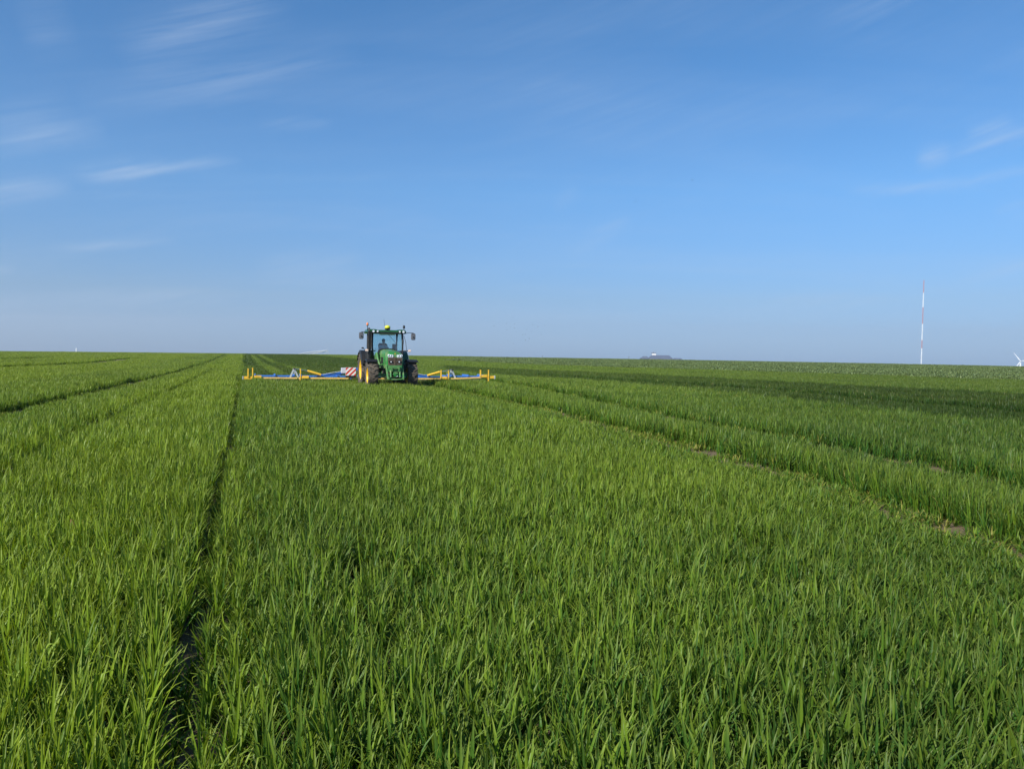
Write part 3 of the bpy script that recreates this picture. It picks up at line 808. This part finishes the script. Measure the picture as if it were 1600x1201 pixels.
    # inside the cab
    st = P('seat', BX((0, -.22, 1.66), (.52, .50, .14)), SEATM, T, True, .05)
    mesh_obj('seat_back', BX((0, .04, 2.08), (.50, .12, .72), rot('X', -8)), SEATM, st, True, .05)
    b = bmesh.new(); cyl(b, (0, -1.22, 1.45), (0, -.95, 1.98), .035, seg=10); bx(b, (0, -1.25, 1.75), (.34, .2, .62))
    sc_ = P('steering_column', b, BLACK, T, True)
    b = bmesh.new(); ring = [(.2 * math.cos(k * math.pi / 12), -.93 + .2 * math.sin(k * math.pi / 12) * .88, 2.0 + .2 * math.sin(k * math.pi / 12) * .45) for k in range(25)]
    tube(b, ring, .016, 7); mesh_obj('steering_wheel', b, BLACK, sc_, True)
    b = bmesh.new(); bx(b, (.52, -.55, 2.25), (.2, .08, .3)); bar(b, (.52, -.5, 1.6), (.52, -.55, 2.2), .04); P('display_screen', b, BLACK, T, False, .01)
    return T

REAR_V, TR_W = 44.3, 7.34
def field_point(w, v):
    p = w * DW + v * DV
    return (float(p[0]), float(p[1]), float(ground_z(p[0], p[1])))
TRACTOR = build_tractor(field_point(TR_W, REAR_V), THETA)

# ------------------------------------------------------------------ the driver
def build_driver():
    M = TRACTOR.matrix_basis
    skin = mat('skin', (0.46, 0.27, 0.19), 0.55); shirt = mat('blue_shirt', (0.42, 0.50, 0.55), 0.9, scale=12); trous = mat('dark_trousers', (0.03, 0.035, 0.05), 0.9); hair = mat('dark_hair', (0.03, 0.02, 0.014), 0.8)
    D = empty('person', M @ Vector((0, -.2, 1.73)), TRACTOR.rotation_euler)
    tag(D, 'person in a pale blue top seated at the steering wheel in the tractor cab', 'person')
    def skinned(name, verts, edges, m_, par, lv=2):
        me = bpy.data.meshes.new(name); me.from_pydata([v[:3] for v in verts], edges, []); me.materials.append(m_)
        o = bpy.data.objects.new(name, me); C.objects.link(o); o.parent = par
        sk = o.modifiers.new('skin', 'SKIN'); sk.use_smooth_shade = True
        L = me.skin_vertices[0].data if me.skin_vertices else None
        if L is None:
            bm = bmesh.new(); bm.from_mesh(me); bm.verts.layers.skin.verify(); bm.to_mesh(me); bm.free(); L = me.skin_vertices[0].data
        for i, v in enumerate(verts):
            r = v[3]; L[i].radius = (r, r * (v[4] if len(v) > 4 else 1)); L[i].use_root = (i == 0)
        ss = o.modifiers.new('sub', 'SUBSURF'); ss.levels = ss.render_levels = lv
        return o
    # pelvis, spine, neck, head; arms reach the steering wheel, feet on the cab floor
    V = [(0, .02, .10, .14, .8), (0, .06, .30, .145, .75), (0, .08, .50, .16, .65), (0, .06, .60, .07), (0, .035, .68, .062), (0, .015, .77, .092, 1.05), (0, .02, .87, .075, 1.05)]
    E = [(0, 1), (1, 2), (2, 3), (3, 4), (4, 5), (5, 6)]
    for s in (-1, 1):
        k = len(V)
        V += [(s * .18, .07, .53, .062), (s * .26, -.10, .32, .05), (s * .24, -.30, .24, .042), (s * .19, -.58, .30, .036), (s * .17, -.66, .31, .03)]
        E += [(2, k), (k, k + 1), (k + 1, k + 2), (k + 2, k + 3), (k + 3, k + 4)]
        k = len(V)
        V += [(s * .11, -.12, .10, .085), (s * .15, -.44, .10, .065), (s * .15, -.56, -.16, .05), (s * .15, -.60, -.20, .04), (s * .16, -.76, -.21, .035)]
        E += [(0, k), (k, k + 1), (k + 1, k + 2), (k + 2, k + 3), (k + 3, k + 4)]
    skinned('body', V, E, skin, D)
    Vs = [(v[0], v[1], v[2], v[3] * 1.12, *(v[4:])) for v in V[:3]] + [(0, .07, .58, .085)]
    Es = [(0, 1), (1, 2), (2, 3)]
    for s in (0, 1):
        k = len(Vs); o = 7 + s * 10
        Vs += [(*V[o + j][:3], V[o + j][3] * 1.2) for j in range(3)] + [(V[o + 3][0] * 1.03, V[o + 3][1] * .9, V[o + 3][2], .046)]
        Es += [(2, k), (k, k + 1), (k + 1, k + 2), (k + 2, k + 3)]
    skinned('shirt', Vs, Es, shirt, D)
    Vt = [(0, .02, .09, .155, .85)]; Et = []
    for s in (0, 1):
        k = len(Vt); o = 12 + s * 10
        Vt += [(*V[o + j][:3], V[o + j][3] * 1.15) for j in range(4)]; Et += [(0, k), (k, k + 1), (k + 1, k + 2), (k + 2, k + 3)]
    skinned('trousers', Vt, Et, trous, D)
    b = ball(bmesh.new(), (0, .035, .86), .098, (.93, 1.05, .95), 20, 14)
    bmesh.ops.delete(b, geom=[v for v in b.verts if v.co.y < -.03 and v.co.z < .89 or v.co.z < .80], context='VERTS')
    mesh_obj('hair', b, hair, D, True)
    b = bmesh.new(); ball(b, (0, -.082, .79), .016, (.8, 1, 1.4), 8, 6); mesh_obj('nose', b, skin, D, True)
    for s in (-1, 1):
        mesh_obj('eye', ball(bmesh.new(), (s * .033, -.072, .815), .012, (1, .6, .7), 10, 6), mat('eye_dark', (.05, .035, .03), .3), D, True)
        mesh_obj('ear', ball(bmesh.new(), (s * .092, .02, .79), .026, (.4, .8, 1.2), 8, 6), skin, D, True)
    mesh_obj('mouth', BX((0, -.083, .738), (.045, .008, .008)), mat('lip', (.30, .12, .10), .5), D)
    # hands: palm, four fingers curled over the wheel rim and a thumb on the inside
    for s in (-1, 1):
        b = bmesh.new(); px, py, pz = s * .178, -.665, .315
        bx(b, (px, py, pz), (.075, .05, .035), rot('X', 20))
        bmesh.ops.bevel(b, geom=b.edges[:], offset=.012, segments=2, affect='EDGES')
        for j in range(4):
            fx = px + (j - 1.5) * .019; ln = (.030, .036, .034, .027)[j]
            tube(b, [(fx, py - .015, pz + .008), (fx, py - .02 - ln * .8, pz + .014), (fx, py - .024 - ln * 1.1, pz - .010), (fx, py - .01 - ln * .7, pz - .028)], [.0095, .009, .0085, .007], 6)
        tube(b, [(px - s * .036, py + .012, pz), (px - s * .05, py - .012, pz - .006), (px - s * .046, py - .036, pz - .018)], [.011, .010, .008], 6)
        mesh_obj('hand', b, skin, D, True)
build_driver()

# ------------------------------------------------------------------ comb harrow on the rear linkage
def build_harrow():
    BV = REAR_V + 2.65; MID = 7.33
    up = Vector((0, 0, 1))
    q = Vector((0, 0, 1)).rotation_difference(up) @ Matrix.Rotation(THETA, 3, 'Z').to_quaternion()
    H = empty('comb_harrow', field_point(MID, BV), q.to_euler())
    tag(H, 'wide blue and yellow comb harrow carried behind the green tractor', 'harrow')
    YEL = mat('harrow_yellow', (0.82, 0.49, 0.04), 0.4, dirt=0.2, dirt_col=(.35, .22, .10)); ORANGE = mat('harrow_tube_yellow', (0.84, 0.54, 0.16), 0.45, dirt=.25, dirt_col=(.4, .28, .15))
    BLUE = mat('harrow_blue', (0.04, 0.17, 0.55), 0.4, dirt=.15); ZINC = mat('zinc_bracket', (.60, .62, .62), .45, metal=.4); TINE = mat('tine_steel', (.06, .055, .05), .5, metal=.5)
    P = lambda name, bm, m, par=H, sm=False, bv=0.0: mesh_obj(name, bm, m, par, sm, bv)
    def X(px):                                              # photo column -> place along the boom
        t = (px - CX) / F_PX
        w = (BV * math.sin(THETA) + t * BV * math.cos(THETA)) / (math.cos(THETA) - t * math.sin(THETA))
        return w - MID
    ends = [(-6.83, X(469) - .15), (X(469) - .1, -1.0), (1.0, X(700) + .1), (X(700) + .15, 6.83)]
    lift = lambda x: .40 + (.022 * max(0.0, x - 4.0) ** 1.6)
    # the yellow front tube, one length for each wing section and one in the middle
    for a, b_ in ends + [(-1.0, 1.0)]:
        P('boom_tube', bar(bmesh.new(), (a + .01, 0, lift(a)), (b_ - .01, 0, lift(b_)), .08, .08), ORANGE, H, False, .012)
    for xx, z in ((-6.83, lift(-6.83)), (6.83, lift(6.83))):
        s = 1 if xx > 0 else -1
        P('boom_end', BX((xx + s * .22, .02, z), (.5, .16, .17)), YEL, H, False, .02)
        P('end_cap', BX((xx + s * .5, .02, z), (.06, .2, .2)), ZINC, H, False, .01)
    # blue tine beds, two per wing plus the middle one
    for a, b_ in ends + [(-.95, .95)]:
        L = b_ - a; z = lift((a + b_) / 2) + .10
        f = bmesh.new()
        for k in range(5): bar(f, (a + .1, .18 + k * .30, z), (b_ - .1, .18 + k * .30, z), .06, .06)
        bed = P('tine_bed', f, BLUE, H)
        for k in range(max(2, int(L / .95)) + 1):
            xx = a + .16 + (L - .32) * k / max(2, int(L / .95))
            mesh_obj('bed_rail', bar(bmesh.new(), (xx, .05, z + .07), (xx, 1.5, z + .07), .06, .09), BLUE, bed, False, .006)
        t = bmesh.new(); nt = int(L / .16)
        for r in range(5):
            for k in range(nt):
                xx = a + .12 + (L - .24) * (k + .2 * r) / nt; y0 = .18 + r * .30
                tube(t, [(xx, y0, z - .03), (xx, y0 + .05, z - .16), (xx, y0 + .02, .26), (xx, y0 + .14, .03)], .006, 4)
        tag(mesh_obj('tine_comb', t, TINE, bed), kind='stuff')
    # sloping blue wing trusses towards the middle
    for s in (-1, 1):
        b = bmesh.new(); bar(b, (s * .7, .30, 1.02), (s * 2.3, .25, .60), .14, .16); bar(b, (s * 2.3, .25, .60), (s * 3.3, .25, .54), .14, .14)
        P('wing_arm', b, BLUE, H, False, .012)
        b = bmesh.new(); tube(b, [(s * 1.55, .1, .62), (s * 1.6, .1, .86), (s * 2.4, .12, .74), (s * 3.0, .12, .62)], .018, 6); P('hydraulic_hose', b, ZINC, H, True)
    b = bmesh.new()
    bx(b, (0, .25, .62), (1.9, .16, .16)); bx(b, (0, .25, 1.05), (1.5, .12, .12))
    for s in (-1, 1): bar(b, (s * .75, .25, .6), (s * .75, .25, 1.1), .12); bar(b, (s * .42, .2, .55), (s * .42, -.25, .62), .08, .14); bar(b, (s * .42, .2, 1.05), (s * .06, -.1, 1.32), .07)
    P('headstock', b, BLUE, H, False, .01)
    # lower links between tractor and headstock
    for s in (-1, 1): P('lower_link', bar(bmesh.new(), (s * .40, -2.3, .72), (s * .42, -.22, .62), .06, .09), DARK, H, False, .008)
    P('top_link', CYL((0, -2.2, 1.15), (0, -.08, 1.30), .035), DARK, H, True)
    # yellow uprights: gauge legs that reach the ground and short stays
    def upright(px, z0, z1, w_, m_=YEL):
        x_ = X(px); P('upright', bar(bmesh.new(), (x_, -.075, z0), (x_, -.075, z1), w_, w_), m_, H, False, .008)
        return x_
    for px, z0, z1 in ((394.4, .06, .97), (469, .04, .95), (700, .05, .93), (762.5, .10, .98)):
        x_ = upright(px, z0, z1, .062)
        P('leg_clamp', BX((x_ + (.28 if x_ < 0 else -.28), -.03, lift(x_) + .06), (.40, .14, .16)), YEL, H, False, .02)
        w_ = bmesh.new(); lathe_x(w_, [(.05, -.06), (.17, -.07), (.20, -.03), (.20, .03), (.17, .07), (.05, .06)], (x_, .12, .20), 20); P('gauge_wheel', w_, RUBBER, H, True)
    for px, z0, z1 in ((387.3, .44, .93), (688.5, .42, .94), (750, .56, .98)): upright(px, z0, z1, .075)
    # folding joints: pale A-shaped brackets, cylinders with bright rods
    for px, s in ((459.5, -1), (706, 1)):
        x_ = X(px); b = bmesh.new(); zb = lift(x_)
        bar(b, (x_ - .22, .05, zb + .05), (x_, .05, zb + .55), .07, .09); bar(b, (x_ + .22, .05, zb + .05), (x_, .05, zb + .55), .07, .09); bar(b, (x_, .05, zb + .2), (x_, .05, zb + .5), .05, .05)
        P('folding_bracket', b, ZINC, H, False, .008)
        P('bracket_pin', CYL((x_, -.06, zb + .54), (x_, .16, zb + .54), .05), DARK, H, True)
        x1 = X(480 if s < 0 else 687); x2 = X(501.5 if s < 0 else 668)
        cy = P('hydraulic_cylinder', CYL((x1, .06, .82), (x2, .06, .60), .065, seg=16), YEL, H, True)
        mesh_obj('piston_rod', CYL((x_, .05, zb + .54), (x1, .06, .82), .025, seg=10), STEEL, cy, True)
    # red and white hazard board with its grey lamp box
    hz = bpy.data.materials.new('hazard_stripes'); hz.use_nodes = True
    n, m = new_nodes(hz.node_tree); tc = n('ShaderNodeTexCoord'); sp = n('ShaderNodeSeparateXYZ', inp={0: tc.outputs['Object']})
    f_ = m('GREATER_THAN', m('FRACT', m('DIVIDE', m('SUBTRACT', sp.outputs[0], sp.outputs[2]), .285)), .5)
    col = mix(n, f_, (.78, .76, .70), (.62, .05, .03))
    bs = n('ShaderNodeBsdfPrincipled', inp={'Base Color': col, 'Roughness': .4}); n('ShaderNodeOutputMaterial', inp={0: bs.outputs[0]})
    for s, x0, x1 in ((-1, X(539.5), X(555.3)), (1, -X(555.3), -X(539.5))):
        bo = P('warning_board', BX(((x0 + x1) / 2, -.16, .80), (x1 - x0, .02, .46)), hz, H, False, .004)
        tag(bo, 'red and white diagonally striped warning board')
        mesh_obj('board_back', BX(((x0 + x1) / 2, -.145, .80), (x1 - x0 + .03, .006, .49)), ZINC, bo)
        mesh_obj('lamp_bar', BX(((x0 + x1) / 2, -.15, .51), (x1 - x0, .05, .10)), BLACK, bo, False, .006)
        xe = x0 - .12 if s < 0 else x1 + .12
        mesh_obj('lamp_box', BX((xe, -.05, .86), (.26, .22, .32)), mat('pale_box', (.55, .55, .60), .5), bo, False, .015)
        mesh_obj('board_post', bar(bmesh.new(), ((x0 + x1) / 2, -.12, .38), ((x0 + x1) / 2, -.12, .62), .05), BLUE, bo)
build_harrow()

# ------------------------------------------------------------------ far things, seen over the crest of the field
def at_bearing(px, dist):
    a = math.atan((px - CX) / F_PX)
    x, y = dist * math.sin(a), dist * math.cos(a)
    return x, y, float(ground_z(x, y)), -a
def z_of(px, py, dist):                                     # height above sea level of photo row py at that distance
    d = pix_ray(px, py); return EYE + d.z / math.hypot(d.x, d.y) * dist

WHITE = mat('white_paint', (.78, .79, .80), .5, scale=.3, var=.05); RED = mat('red_paint', (.42, .16, .16), .5, scale=.3, var=.05); PALE = mat('galvanised', (.45, .48, .52), .5, scale=1)

def build_mast():
    D = 1900; x, y, z0, rz = at_bearing(1438.6, D)
    T = empty('radio_mast', (x, y, z0), (0, 0, rz)); tag(T, 'tall slender red and white banded radio mast on the skyline', 'mast')
    top = z_of(1440, 436, D)
    zs = [z0] + [z_of(1440, p, D) for p in (544, 531.5, 506, 480, 457.5, 438)]
    for k, (a, b) in enumerate(zip(zs, zs[1:])):
        wd = .95 if k % 2 == 0 else .85
        if k == 5: wd = .8
        bm = bmesh.new(); h0, h1 = a - z0 + .05, b - z0 - .05
        pts = [(wd * math.cos(t), wd * math.sin(t)) for t in (math.pi / 6, math.pi * 5 / 6, math.pi * 1.5)]
        for p in pts: bar(bm, (*p, h0), (*p, h1), .30)
        nb = max(2, int((h1 - h0) / 2.2))
        for j in range(nb):
            za, zb = h0 + (h1 - h0) * j / nb, h0 + (h1 - h0) * (j + 1) / nb
            for q in range(3):
                p0, p1 = pts[q], pts[(q + 1) % 3]
                bar(bm, (*p0, za), (*p1, zb), .18); bar(bm, (*p1, za), (*p0, zb), .18)
        mesh_obj('mast_section', bm, WHITE if k % 2 == 0 else RED, T)
    for k in range(3):
        a = k * 2.094 + .4
        for h in (.45, .85):
            bm = bmesh.new(); tube(bm, [(0, 0, (top - z0) * h), (math.cos(a) * 90 * h, math.sin(a) * 90 * h, .5)], .04, 4); mesh_obj('guy_wire', bm, PALE, T)
build_mast()

def build_turbine():
    D = 4300; x, y, z0, rz = at_bearing(1593.4, D)
    T = empty('wind_turbine', (x, y, z0), (0, 0, rz)); tag(T, 'white three-bladed wind turbine half hidden behind the crest', 'wind turbine')
    hub = z_of(1593, 564, D) - z0
    tw = bmesh.new(); cyl(tw, (0, 0, 0), (0, 0, hub - 1.5), 4.2, 2.9, 20); mesh_obj('tower', tw, WHITE, T, True)
    mesh_obj('nacelle', BX((0, 3, hub), (4.5, 11, 4.6)), WHITE, T, False, .6)
    b = ball(bmesh.new(), (0, -4.5, hub), 2.6, (1, 1.4, 1)); mesh_obj('rotor_hub', b, WHITE, T, True)
    L = 47.0
    for deg in (-36, 86, 210):
        a = math.radians(deg); d = Vector((math.sin(a), 0, math.cos(a))); s_ = Vector((math.cos(a), 0, -math.sin(a)))
        rings = []
        for t, w in ((.03, 2.4), (.10, 2.6), (.22, 4.6), (.5, 3.6), (.8, 2.4), (1.0, .9)):
            c = Vector((0, -4.5, hub)) + d * L * t
            rings.append([c + s_ * w * .5 + Vector((0, .25, 0)), c - s_ * w * .5 + Vector((0, -.25, 0)), c - s_ * w * .35 + Vector((0, -.9, 0)), c + s_ * w * .2 + Vector((0, -.7, 0))])
        mesh_obj('blade', loft(bmesh.new(), rings), WHITE, T, True)
build_turbine()

def build_white_tower():
    D = 1500; x, y, z0, rz = at_bearing(119.2, D)
    h = z_of(119.2, 543.8, D) - z0
    T = empty('water_tower', (x, y, z0), (0, 0, rz)); tag(T, 'small white upright tower far off on the skyline', 'tower')
    mesh_obj('shaft', CYL((0, 0, 0), (0, 0, h - 1.0), 1.25, .85, 20), WHITE, T, True)
    mesh_obj('head', CYL((0, 0, h - 1.0), (0, 0, h), 1.0, .7, 20), WHITE, T, True)
build_white_tower()

def build_farm():
    D = 1150
    x, y, z0, rz = at_bearing(1042, D); m_px = D / F_PX / math.cos(math.atan((1042 - CX) / F_PX)) * .98
    ROOF = mat('slate_roof', (.09, .11, .155), .6, scale=.4); WALL = mat('grey_cladding', (.17, .20, .26), .7, scale=.5); LIGHTW = mat('pale_cladding', (.62, .62, .60), .7, scale=.5)
    zz = lambda py: z_of(1042, py, D) - z0
    XX = lambda px: (px - 1042) * m_px
    def hall(name, x0, x1, ye, yr, hip, depth, y0, label, gable):
        T = empty(name, (x, y, z0), (0, 0, rz)); tag(T, label, 'barn', 'farm halls on the skyline')
        a, b = XX(x0), XX(x1); e, r = zz(ye), zz(yr)
        mesh_obj('wall', BX(((a + b) / 2, y0 + depth / 2, e / 2), (b - a, depth, e)), WALL, T)
        mesh_obj('gable_wall', BX((a - .08, y0 + depth / 2, e / 2), (.16, depth, e - .1)), LIGHTW if gable else WALL, T)
        bm = bmesh.new(); h0, h1 = hip
        vs = [bm.verts.new(p) for p in ((a - .6, y0 - .6, e), (b + .6, y0 - .6, e), (b + .6, y0 + depth + .6, e), (a - .6, y0 + depth + .6, e), (a + h0, y0 + depth / 2, r), (b - h1, y0 + depth / 2, r))]
        for f in ((0, 1, 5, 4), (2, 3, 4, 5), (3, 0, 4), (1, 2, 5), (3, 2, 1, 0)): bm.faces.new([vs[i] for i in f])
        mesh_obj('roof', bm, ROOF, T)
        for k in range(3):
            xd = a + (b - a) * (k + .5) / 3
            mesh_obj('door', BX((xd, y0 - .06, e * .45), (3.6, .12, e * .8)), DARK, T)
        return T
    hall('barn', 1012, 1050, 560.2, 555.0, (5.5, 5.0), 22, 0, 'large grey barn with a dark slate roof beside the pale silo', False)
    hall('barn', 1050.5, 1066, 562.2, 559.2, (1.0, 3.0), 18, 2, 'lower grey barn joined to the end of the large barn', False)
    hall('barn', 1066.5, 1086, 564.0, 561.4, (1.0, 3.0), 14, 4, 'lowest grey shed at the far end of the barn row', False)
    hall('barn', 1000.5, 1013.5, 560.8, 557.0, (4.0, 2.0), 12, -8, 'small pale-walled shed at the gable end of the large barn', True)
    T = empty('silo', (x, y, z0), (0, 0, rz)); tag(T, 'pale square silo tower standing above the barn roofs', 'silo')
    a, b = XX(1018), XX(1024.5)
    mesh_obj('shaft', BX(((a + b) / 2, 27, zz(552.4) / 2), (b - a, b - a, zz(552.4))), mat('pale_silo', (.62, .62, .60), .6, scale=.5), T, False, .1)
    mesh_obj('cap', BX(((a + b) / 2 - .5, 27, zz(551.6)), (b - a + 1.2, b - a + .6, 1.0)), ROOF, T, False, .1)
    mesh_obj('vent', BX(((a + b) / 2 - 1.0, 27, zz(551.0) + .5), (1.6, 1.6, 1.2)), WALL, T, False, .1)
build_farm()

def build_pivot():
    D = 470
    def pt(px, py, d): 
        x, y, z, _ = at_bearing(px, d); return Vector((x, y, z_of(px, py, d)))
    A, B = pt(455, 556.3, 640), pt(510.5, 547.5, D)
    T = empty('irrigation_gantry', (B.x, B.y, float(ground_z(B.x, B.y)))); tag(T, 'pale steel irrigation pivot truss rising above the crest', 'irrigation rig')
    o = T.location
    def pipe(t): 
        p = A.lerp(B, t); return p - o + Vector((0, 0, .9 * math.sin(math.pi * t)))
    bm = bmesh.new(); tube(bm, [pipe(k / 24) for k in range(25)], .17, 8); mesh_obj('water_pipe', bm, PALE, T, True)
    side = (B - A).cross(Vector((0, 0, 1))).normalized()
    for s in (-1, 1):
        bm = bmesh.new()
        low = [pipe(k / 24) + side * s * .7 - Vector((0, 0, 1.7 * math.sin(math.pi * k / 24) + .05)) for k in range(25)]
        tube(bm, low, .10, 6); mesh_obj('truss_rod', bm, PALE, T)
        bm = bmesh.new()
        for k in range(1, 24): bar(bm, pipe(k / 24), low[k], .09); bar(bm, pipe(k / 24), low[k - 1], .07)
        mesh_obj('truss_web', bm, PALE, T)
        bm = bmesh.new(); foot = pipe(1) + side * s * 1.9; foot.z = .4
        bar(bm, pipe(1), foot, .24); mesh_obj('tower_leg', bm, PALE, T)
        mesh_obj('tower_wheel', lathe_x(bmesh.new(), [(.3, -.12), (.55, -.12), (.55, .12), (.3, .12)], foot, 16), RUBBER, T)
    bm = bmesh.new(); bar(bm, pipe(1) + Vector((0, 0, .1)), pipe(1) + Vector((0, 0, 1.2)), .1); mesh_obj('mast_stub', bm, PALE, T)
    x, y, z, rz = at_bearing(458, 520)
    zt = z_of(458, 553.6, 520)
    c = empty('control_cabin', (x, y, z), (0, 0, rz)); tag(c, 'tiny white cabin at the low end of the irrigation truss', 'cabin')
    mesh_obj('cabin_wall', BX((0, 0, (zt - z) / 2), (1.7, 1.4, zt - z)), WHITE, c, False, .03); mesh_obj('cabin_roof', BX((0, 0, zt - z + .05), (2.0, 1.7, .12)), WHITE, c, False, .02)
build_pivot()

def build_poles():
    for px, py, dist, lb in ((981.8, 556.6, 900, 'thin dark utility pole on the skyline next to the pale shed'), (846.8, 555.2, 900, 'thin dark utility pole on the skyline between tractor and barns')):
        x, y, z, rz = at_bearing(px, dist); h = z_of(px, py, dist) - z
        T = empty('utility_pole', (x, y, z), (0, 0, rz)); tag(T, lb, 'pole')
        w = mat('weathered_wood', (.13, .12, .11), .9)
        mesh_obj('post', CYL((0, 0, 0), (0, 0, h), .22, .16, 10), w, T, True); mesh_obj('crossarm', BX((0, 0, h - .5), (1.6, .16, .16)), w, T)
build_poles()

def build_birds():
    rng = random.Random(4); bmat = mat('bird_feathers', (.035, .034, .036), .8)
    def bird_mesh(flap):
        bm = bmesh.new()
        loft(bm, [[(r * math.cos(k * math.pi / 3), y_, r * .8 * math.sin(k * math.pi / 3)) for k in range(6)] for y_, r in ((-.20, .012), (-.15, .035), (-.03, .055), (.10, .03), (.22, .012))])
        for s in (-1, 1):
            z1 = flap * .16
            loft(bm, [[(s * .04, -.09, .02), (s * .04, .07, .02), (s * .04, .07, .035), (s * .04, -.09, .035)], [(s * .20, -.10, z1), (s * .20, .04, z1), (s * .20, .04, z1 + .01), (s * .20, -.10, z1 + .01)],
                      [(s * .42, .0, z1 * .8), (s * .42, .03, z1 * .8), (s * .42, .03, z1 * .8 + .005), (s * .42, .0, z1 * .8 + .005)]])
        bmesh.ops.recalc_face_normals(bm, faces=bm.faces[:])
        me = bpy.data.meshes.new('bird'); bm.to_mesh(me); bm.free(); me.materials.append(bmat); return me
    meshes = [bird_mesh(f) for f in (-.5, .3, 1.0)]
    spots = [(988, 315, 170, 'lone dark bird high above the pale barns'), (1074.5, 282, 190, 'lone dark bird flying highest in the sky')]
    spots += [(rng.gauss(815, 22), rng.gauss(518, 11), rng.uniform(330, 420), None) for _ in range(26)]
    for i, (px, py, d, lb) in enumerate(spots):
        x, y, _, _ = at_bearing(px, d)
        o = bpy.data.objects.new('bird', meshes[i % 3]); C.objects.link(o)
        o.location = (x, y, z_of(px, min(py, 548), d)); o.rotation_euler = (0, rng.uniform(-.4, .4), rng.uniform(0, 6.28))
        tag(o, lb or 'tiny dark bird of the flock over the field beyond the tractor', 'bird', None if lb else 'flock of birds over the field')
build_birds()

def build_dry_weed():
    rng = np.random.default_rng(77); out = ([], [], [])
    for k in range(16):
        leaf(rng, rng.normal(0, .02, 2), rng.uniform(0, 6.28), rng.uniform(.10, .18), rng.uniform(.012, .022), rng.uniform(.12, .2), rng.uniform(.2, .7), rng.uniform(.6, 1.6), .7, 4, True, out)
    o = leaf_mesh('withered_weed', out, mat('withered_leaf', (.24, .10, .06), .8, scale=30, var=.3)); C.objects.link(o)
    q = pix_ground(128, 812, .25); o.location = (q[0], q[1], float(ground_z(*q)))
    tag(o, 'small reddish brown withered weed sticking out of the green wheat', 'weed')
build_dry_weed()

# ------------------------------------------------------------------ the air
def build_haze():
    bm = bx(bmesh.new(), (0, 0, 110), (11000, 11000, 240))
    o = mesh_obj('haze', bm, None)
    mt = bpy.data.materials.new('haze'); mt.use_nodes = True
    n, m = new_nodes(mt.node_tree)
    v = n('ShaderNodeVolumePrincipled', inp={'Color': (.86, .92, 1.0, 1), 'Density': HAZE, 'Anisotropy': 0.2})
    n('ShaderNodeOutputMaterial', inp={'Volume': v.outputs[0]})
    o.data.materials.append(mt)
    tag(o, 'thin pale haze in the air over the fields', 'haze', kind='stuff')
HAZE = 1.4e-4
build_haze()
